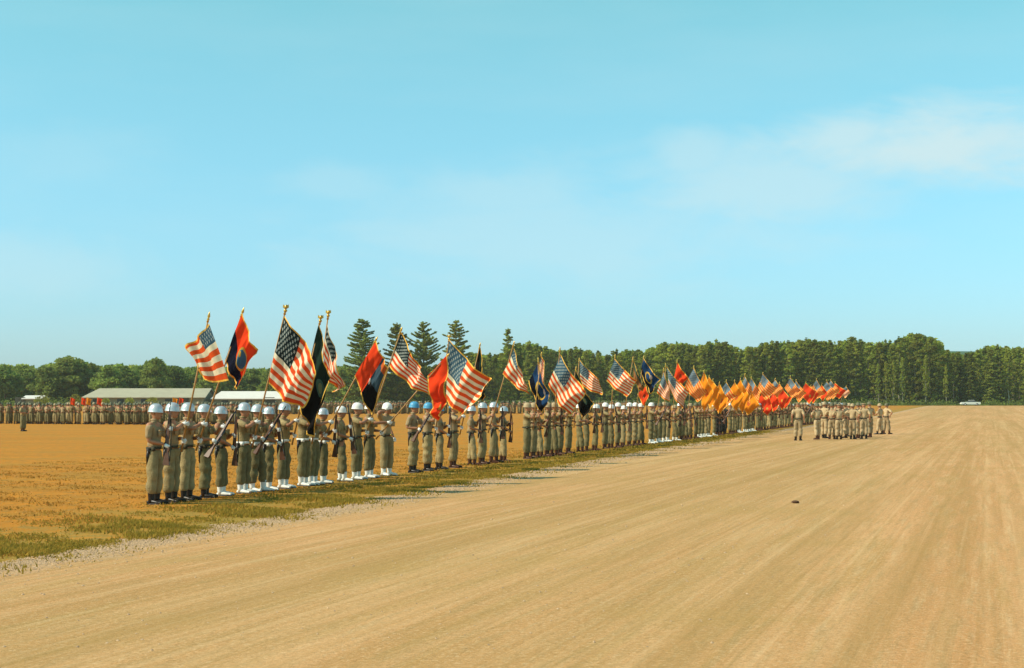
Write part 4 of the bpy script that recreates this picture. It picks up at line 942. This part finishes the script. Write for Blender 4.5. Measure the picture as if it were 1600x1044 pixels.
NT_ = {'broad': 10.9, 'mixed': 10.4, 'spire': 18, 'pine': 24}
KN = {'broad': 'broadleaf_tree', 'mixed': 'woodland_tree', 'spire': 'spruce_tree', 'pine': 'pine_tree'}
def tree(kind, i, px, top_py, y, label, group=None, wide=1.0, rz=None):
    hh = H + (HY - top_py) / F * y - zg(y); s = hh / NT_[kind]
    root = empty(KN[kind], ((px - CX) / F * y, y, zg(y) - .05), rz if rz is not None else random.uniform(0, 6.28)); root.scale = (s * wide, s * wide, s); tag(root, label, 'tree', group)
    link_mesh('crown', PROT[kind, i][0], None, root); link_mesh('trunk', PROT[kind, i][1], None, root); return root
tr_ = random.Random(21)
for k, (px, ty, lab, wd) in enumerate([(567, 499, 'tall dense pine, leftmost of the row of pines above the flags', 1.0), (620, 504, 'pine just left of the feathery one, behind a tilted stars and stripes', .95),
        (661, 503, 'pine with wide feathery upswept branches and sky showing through', 1.12), (712, 501, 'pointed pine just left of the wood, above the wide open stars and stripes', 1.0), (794, 513, 'slim pine standing out at the left edge of the wood', .85)]):
    tree('pine', k, px, ty, 400 + 4 * (k % 3), lab, 'tall pines', wd)
def skyline(px): return float(np.interp(px, [-40, 33, 60, 100, 125, 150, 190, 225, 240, 258, 280, 330, 400, 470, 520, 590, 640, 690, 735, 750, 780, 800, 825, 850, 870, 900, 925, 948, 970, 1010, 1035, 1060, 1085, 1105, 1130, 1160, 1190, 1230, 1262, 1290, 1310, 1330, 1365, 1395, 1410, 1425, 1445, 1462, 1475, 1500, 1520, 1545, 1566, 1640],
      [570, 566, 572, 556, 560, 570, 566, 568, 558, 566, 573, 571, 574, 572, 570, 572, 560, 552, 545, 552, 552, 535, 532, 541, 546, 543, 548, 552, 546, 545, 533, 533, 536, 532, 534, 543, 534, 531, 528, 530, 533, 527, 533, 532, 526, 519, 523, 526, 544, 549, 545, 537, 540, 542]))
# left, broadleaf
for k, (px, wd) in enumerate([(-22, 1.2), (8, 1.1), (40, 1.3), (70, 1.1), (108, 1.55), (140, 1.1), (168, 1.1), (195, 1.4), (220, 1.1), (243, 1.0), (270, 1.2), (300, 1.3), (330, 1.2), (362, 1.3), (395, 1.3), (428, 1.2), (460, 1.3), (492, 1.3), (523, 1.3)]):
    lab = {4: 'large rounded tree, tallest of the low left treeline', 9: 'tree with a raised dark top above the long shed roof', 2: 'broad tree at the left edge of the photo treeline'}.get(k, 'rounded green tree in the low left treeline ' + zone(px))
    tree('broad', k % 5, px, skyline(px) + (0 if k in (2, 4, 9) else 2), 385 + (k % 3) * 8, lab, None if k in (2, 4, 9) else 'low treeline ' + zone(px), wd)
# right, mixed wood front ranks
px = 600.0; k = 0
while px < 1640:
    kind = 'spire' if tr_.random() < .42 else 'mixed'
    if px < 720: kind = 'mixed'
    top = skyline(px) + (tr_.uniform(-2, 5) if px > 740 else tr_.uniform(10, 30))
    i = tr_.randrange(4) if kind == 'spire' else tr_.randrange(6)
    zz_ = zone(px); lab = 'pointed spruce in the front of the wood ' + zz_ if kind == 'spire' else 'leafy tree in the front of the wood ' + zz_
    gp = ('spruces' if kind == 'spire' else 'leafy trees') + ' in the wood ' + zz_
    if abs(px - 1425) < 5: lab = 'highest tree of the wood, rising near the right end of the treeline'; kind = 'mixed'; i = 3; top = 518; gp = None
    tree(kind, i, px, top, 436 + tr_.uniform(-5, 8), lab, gp, {'spire': 1.0, 'mixed': 1.15}[kind]); px += tr_.uniform(7, 12); k += 1
px = 735.0
while px < 1640:
    kind = 'spire' if tr_.random() < .45 else 'mixed'; i = tr_.randrange(4) if kind == 'spire' else tr_.randrange(6)
    tree(kind, i, px, skyline(px) + tr_.uniform(-4, 5), 462 + tr_.uniform(-6, 8), ('spruce top deeper in the wood ' if kind == 'spire' else 'leafy treetop deeper in the wood ') + zone(px), ('spruces' if kind == 'spire' else 'leafy trees') + ' deeper in the wood ' + zone(px), 1.3); px += tr_.uniform(11, 17)
# scattered slender birches with pale trunks at the edge
for px, ty in ((1396, 560), (1410, 556), (1447, 552), (1384, 562), (1372, 566), (1478, 568)):
    tree('mixed', 2, px, ty, 428, 'slender tree with a pale bare trunk at the front edge of the wood', 'pale trunked trees at the wood edge', .7)
# deep woodland mass behind
r = np.random.default_rng(77); Q = []
for px in np.arange(-60, 1680, 5.5):
    for rk in range(3):
        y = 486 + rk * 14 if px > 730 else 430 + rk * 12; top = skyline(px) + r.uniform(3, 12); hh = H + (HY - top) / F * y
        if 540 < px < 735: hh *= .8
        n = 170; z = r.random(n) ** .7 * hh; cx = (px - CX) / F * y
        Q.append(quads(np.stack([cx + r.normal(0, .9, n) * (1.4 - z / hh), y + r.normal(0, 1.2, n), z], 1), None, .75, r, .2))
o = link_mesh('woodland', quad_mesh('woodland', np.concatenate(Q), M['leaf'])); tag(o, 'dense green woodland mass filling in behind the front trees', 'woodland'); o['kind'] = 'stuff'
# scrub along the foot of the wood
Q = []
for px in np.arange(-40, 1640, 2.2):
    y = (424 if px > 600 else 372) + r.normal(0, 2); n = 26; hh = abs(r.normal(.9, .6)) + .25
    if px > 1495 and px < 1540: hh *= .4
    Q.append(quads(np.stack([(px - CX) / F * y + r.normal(0, .7, n), y + r.normal(0, .7, n), zg(y) + r.random(n) * hh], 1), None, .28, r))
o = link_mesh('scrub', quad_mesh('scrub', np.concatenate(Q), M['leaf_cool'])); tag(o, 'low scrub along the foot of the trees', 'scrub'); o['kind'] = 'stuff'
# dark shrubs in front of the green shed
for px, ww, ty in ((66, 26, 617), (118, 17, 615), (165, 14, 621), (202, 16, 621), (238, 22, 620)):
    y = 300.0; p = P(px, ty, y); n = 500; hh = p.z - zg(y); w_ = ww / F * y / 2
    d = r.normal(size=(n, 3)); d /= np.linalg.norm(d, axis=1)[:, None]; d *= (r.random(n) ** .33)[:, None]
    q = quads(np.stack([d[:, 0] * w_, d[:, 1] * 1.3, hh * .5 + d[:, 2] * hh * .5], 1), None, .16, r)
    o = link_mesh('shrub', quad_mesh('shrub', q, M['leaf'])); o.location = (p.x, y, zg(y))
    tag(o, 'low dark shrub in front of the %s' % {66: 'left trees, left of the long shed', 118: 'left end of the long shed roof', 165: 'long shed, left half', 202: 'long shed, near its middle', 238: 'long shed, right half'}[px], 'shrub')

# ------------------------------------------------------------------ sheds
def shed(px0, px1, ridge_py, eave_py, y, roof, label, dep=10.0, hip=0):
    x0 = (px0 - CX) / F * y; x1 = (px1 - CX) / F * y; z0 = zg(y); zr = H + (HY - ridge_py) / F * (y + dep / 2) - z0; ze = H + (HY - eave_py) / F * y - z0
    root = empty('shed', ((x0 + x1) / 2, y, z0)); tag(root, label, 'shed'); L = (x1 - x0) / 2
    k = MB(); k.add([(-L, 0, 0), (L, 0, 0), (L, dep, 0), (-L, dep, 0), (-L, 0, ze), (L, 0, ze), (L, dep, ze), (-L, dep, ze), (-L, dep / 2, zr - .1), (L, dep / 2, zr - .1)],
                    [(0, 1, 5, 4), (2, 3, 7, 6), (1, 2, 6, 9, 5), (3, 0, 4, 8, 7)]); link_mesh('wall', k.mesh('wall', M['shed_wall'], False), None, root)
    k = MB(); o_ = .5; h2 = hip
    for s in (0, 1):
        ya, yb = (-o_, dep / 2) if s == 0 else (dep + o_, dep / 2); zl = ze - .12
        k.add([(-L - o_, ya, zl), (L + o_, ya, zl), (L + o_, yb, zr), (-L - o_ + h2, yb, zr), (-L - o_, ya, zl + .15), (L + o_, ya, zl + .15), (L + o_, yb, zr + .15), (-L - o_ + h2, yb, zr + .15)],
              [(0, 3, 2, 1), (4, 5, 6, 7), (0, 1, 5, 4), (1, 2, 6, 5), (3, 0, 4, 7)])
    link_mesh('roof', k.mesh('roof', roof, False), None, root)
    for j in range(int(2 * L / 5)):
        k = MB(); k.box((0, 0, 0), (1.4, .08, .9)); q = link_mesh('window', k.mesh('window', M['glass'], False), None, root); q.location = (-L + 2.5 + j * 5, -.045, max(.9, ze - .8))
    k = MB(); k.box((0, 0, 1.1), (2.2, .1, 2.2)); q = link_mesh('door', k.mesh('door', M['shed_door'], False), None, root); q.location = (L - 4.2, -.05, 0)
shed(132, 318, 608, 621, 320, M['shed_roof_green'], 'long low shed with a weathered grey-green roof behind the massed soldiers', 12, 2.0)
shed(333, 452, 612.5, 623, 322, M['shed_roof_white'], 'low shed with a pale whitish roof behind the silver helmets', 11, 1.2)
shed(38, 62, 619, 623, 330, M['shed_roof_white'], 'small pale roofed hut far left behind the massed soldiers', 5, 0)

# ------------------------------------------------------------------ car, clod
y = 418.0; p = P(1516, 630, y); root = empty('parked_car', (p.x, y, zg(y)), R(178)); tag(root, 'white sedan parked at the foot of the trees near the right edge', 'car')
def extr(prof, hw, name, mat, taper=0.0):
    n = len(prof); k = MB(); k.add([(x, s * (hw - taper * max(0, z - .9)), z) for s in (-1, 1) for x, z in prof], [tuple(range(n - 1, -1, -1)), tuple(range(n, 2 * n))] + [(i, (i + 1) % n, n + (i + 1) % n, n + i) for i in range(n)])
    return link_mesh(name, k.mesh(name, mat, False), None, root)
extr([(-2.55, .35), (-2.6, .75), (-2.45, .98), (-1.3, 1.0), (.9, 1.0), (2.3, .9), (2.55, .75), (2.6, .4), (1.95, .35), (1.75, .62), (1.4, .62), (1.2, .35), (-1.25, .3), (-1.4, .6), (-1.8, .6), (-2.0, .33)], .92, 'body', M['car_paint'])
extr([(-1.45, 1.004), (-.95, 1.42), (.25, 1.43), (.95, 1.004)], .86, 'glasshouse', M['glass'], .3)
extr([(-1.05, 1.40), (-.85, 1.49), (.2, 1.50), (.42, 1.40)], .80, 'roof', M['car_paint'], .2)
for x in (-1.6, 1.58):
    for s in (-1, 1):
        k = MB(); k.tube([(0, -.1, 0), (0, .1, 0)], .34, 14); wl = link_mesh('wheel', k.mesh('wheel', M['rubber']), None, root); wl.location = (x, s * .85, .34)
        k = MB(); k.tube([(0, -.11, 0), (0, .11, 0)], .17, 10); rm = link_mesh('hubcap', k.mesh('hubcap', M['silver']), None, wl)
y = H * F / (787 - HY); bm = bmesh.new(); bmesh.ops.create_icosphere(bm, subdivisions=2, radius=.05)
for v in bm.verts: v.co = v.co * random.uniform(.75, 1.15); v.co.z *= .6; v.co.x *= 1.5
me = bpy.data.meshes.new('dirt_clod'); bm.to_mesh(me); bm.free(); me.materials.append(M['clod']); o = link_mesh('dirt_clod', me); o.location = ((1243 - CX) / F * y, y, .03)
tag(o, 'small dark clod lying alone on the dirt road', 'clod')

# ------------------------------------------------------------------ haze
k = MB(); k.box((0, 420, 18.5), (2600, 1000, 40)); me = k.mesh('haze', None, False)
hm_ = bpy.data.materials.new('haze'); hm_.use_nodes = True; hn = hm_.node_tree; hn.nodes.clear()
pv = hn.nodes.new('ShaderNodeVolumePrincipled'); pv.inputs['Color'].default_value = (0.88, 0.85, 0.70, 1); pv.inputs['Density'].default_value = 0.00016; pv.inputs['Anisotropy'].default_value = 0.1
ho = hn.nodes.new('ShaderNodeOutputMaterial'); hn.links.new(pv.outputs[0], ho.inputs['Volume'])
o = link_mesh('haze', me, hm_); o['kind'] = 'stuff'; tag(o, 'thin pale summer haze in front of the far trees', 'haze')

for o in SC.objects:
    if 'label' in o and not 4 <= len(o['label'].replace('-', ' ').split()) <= 16: print('LABEL', o.name, o['label'])
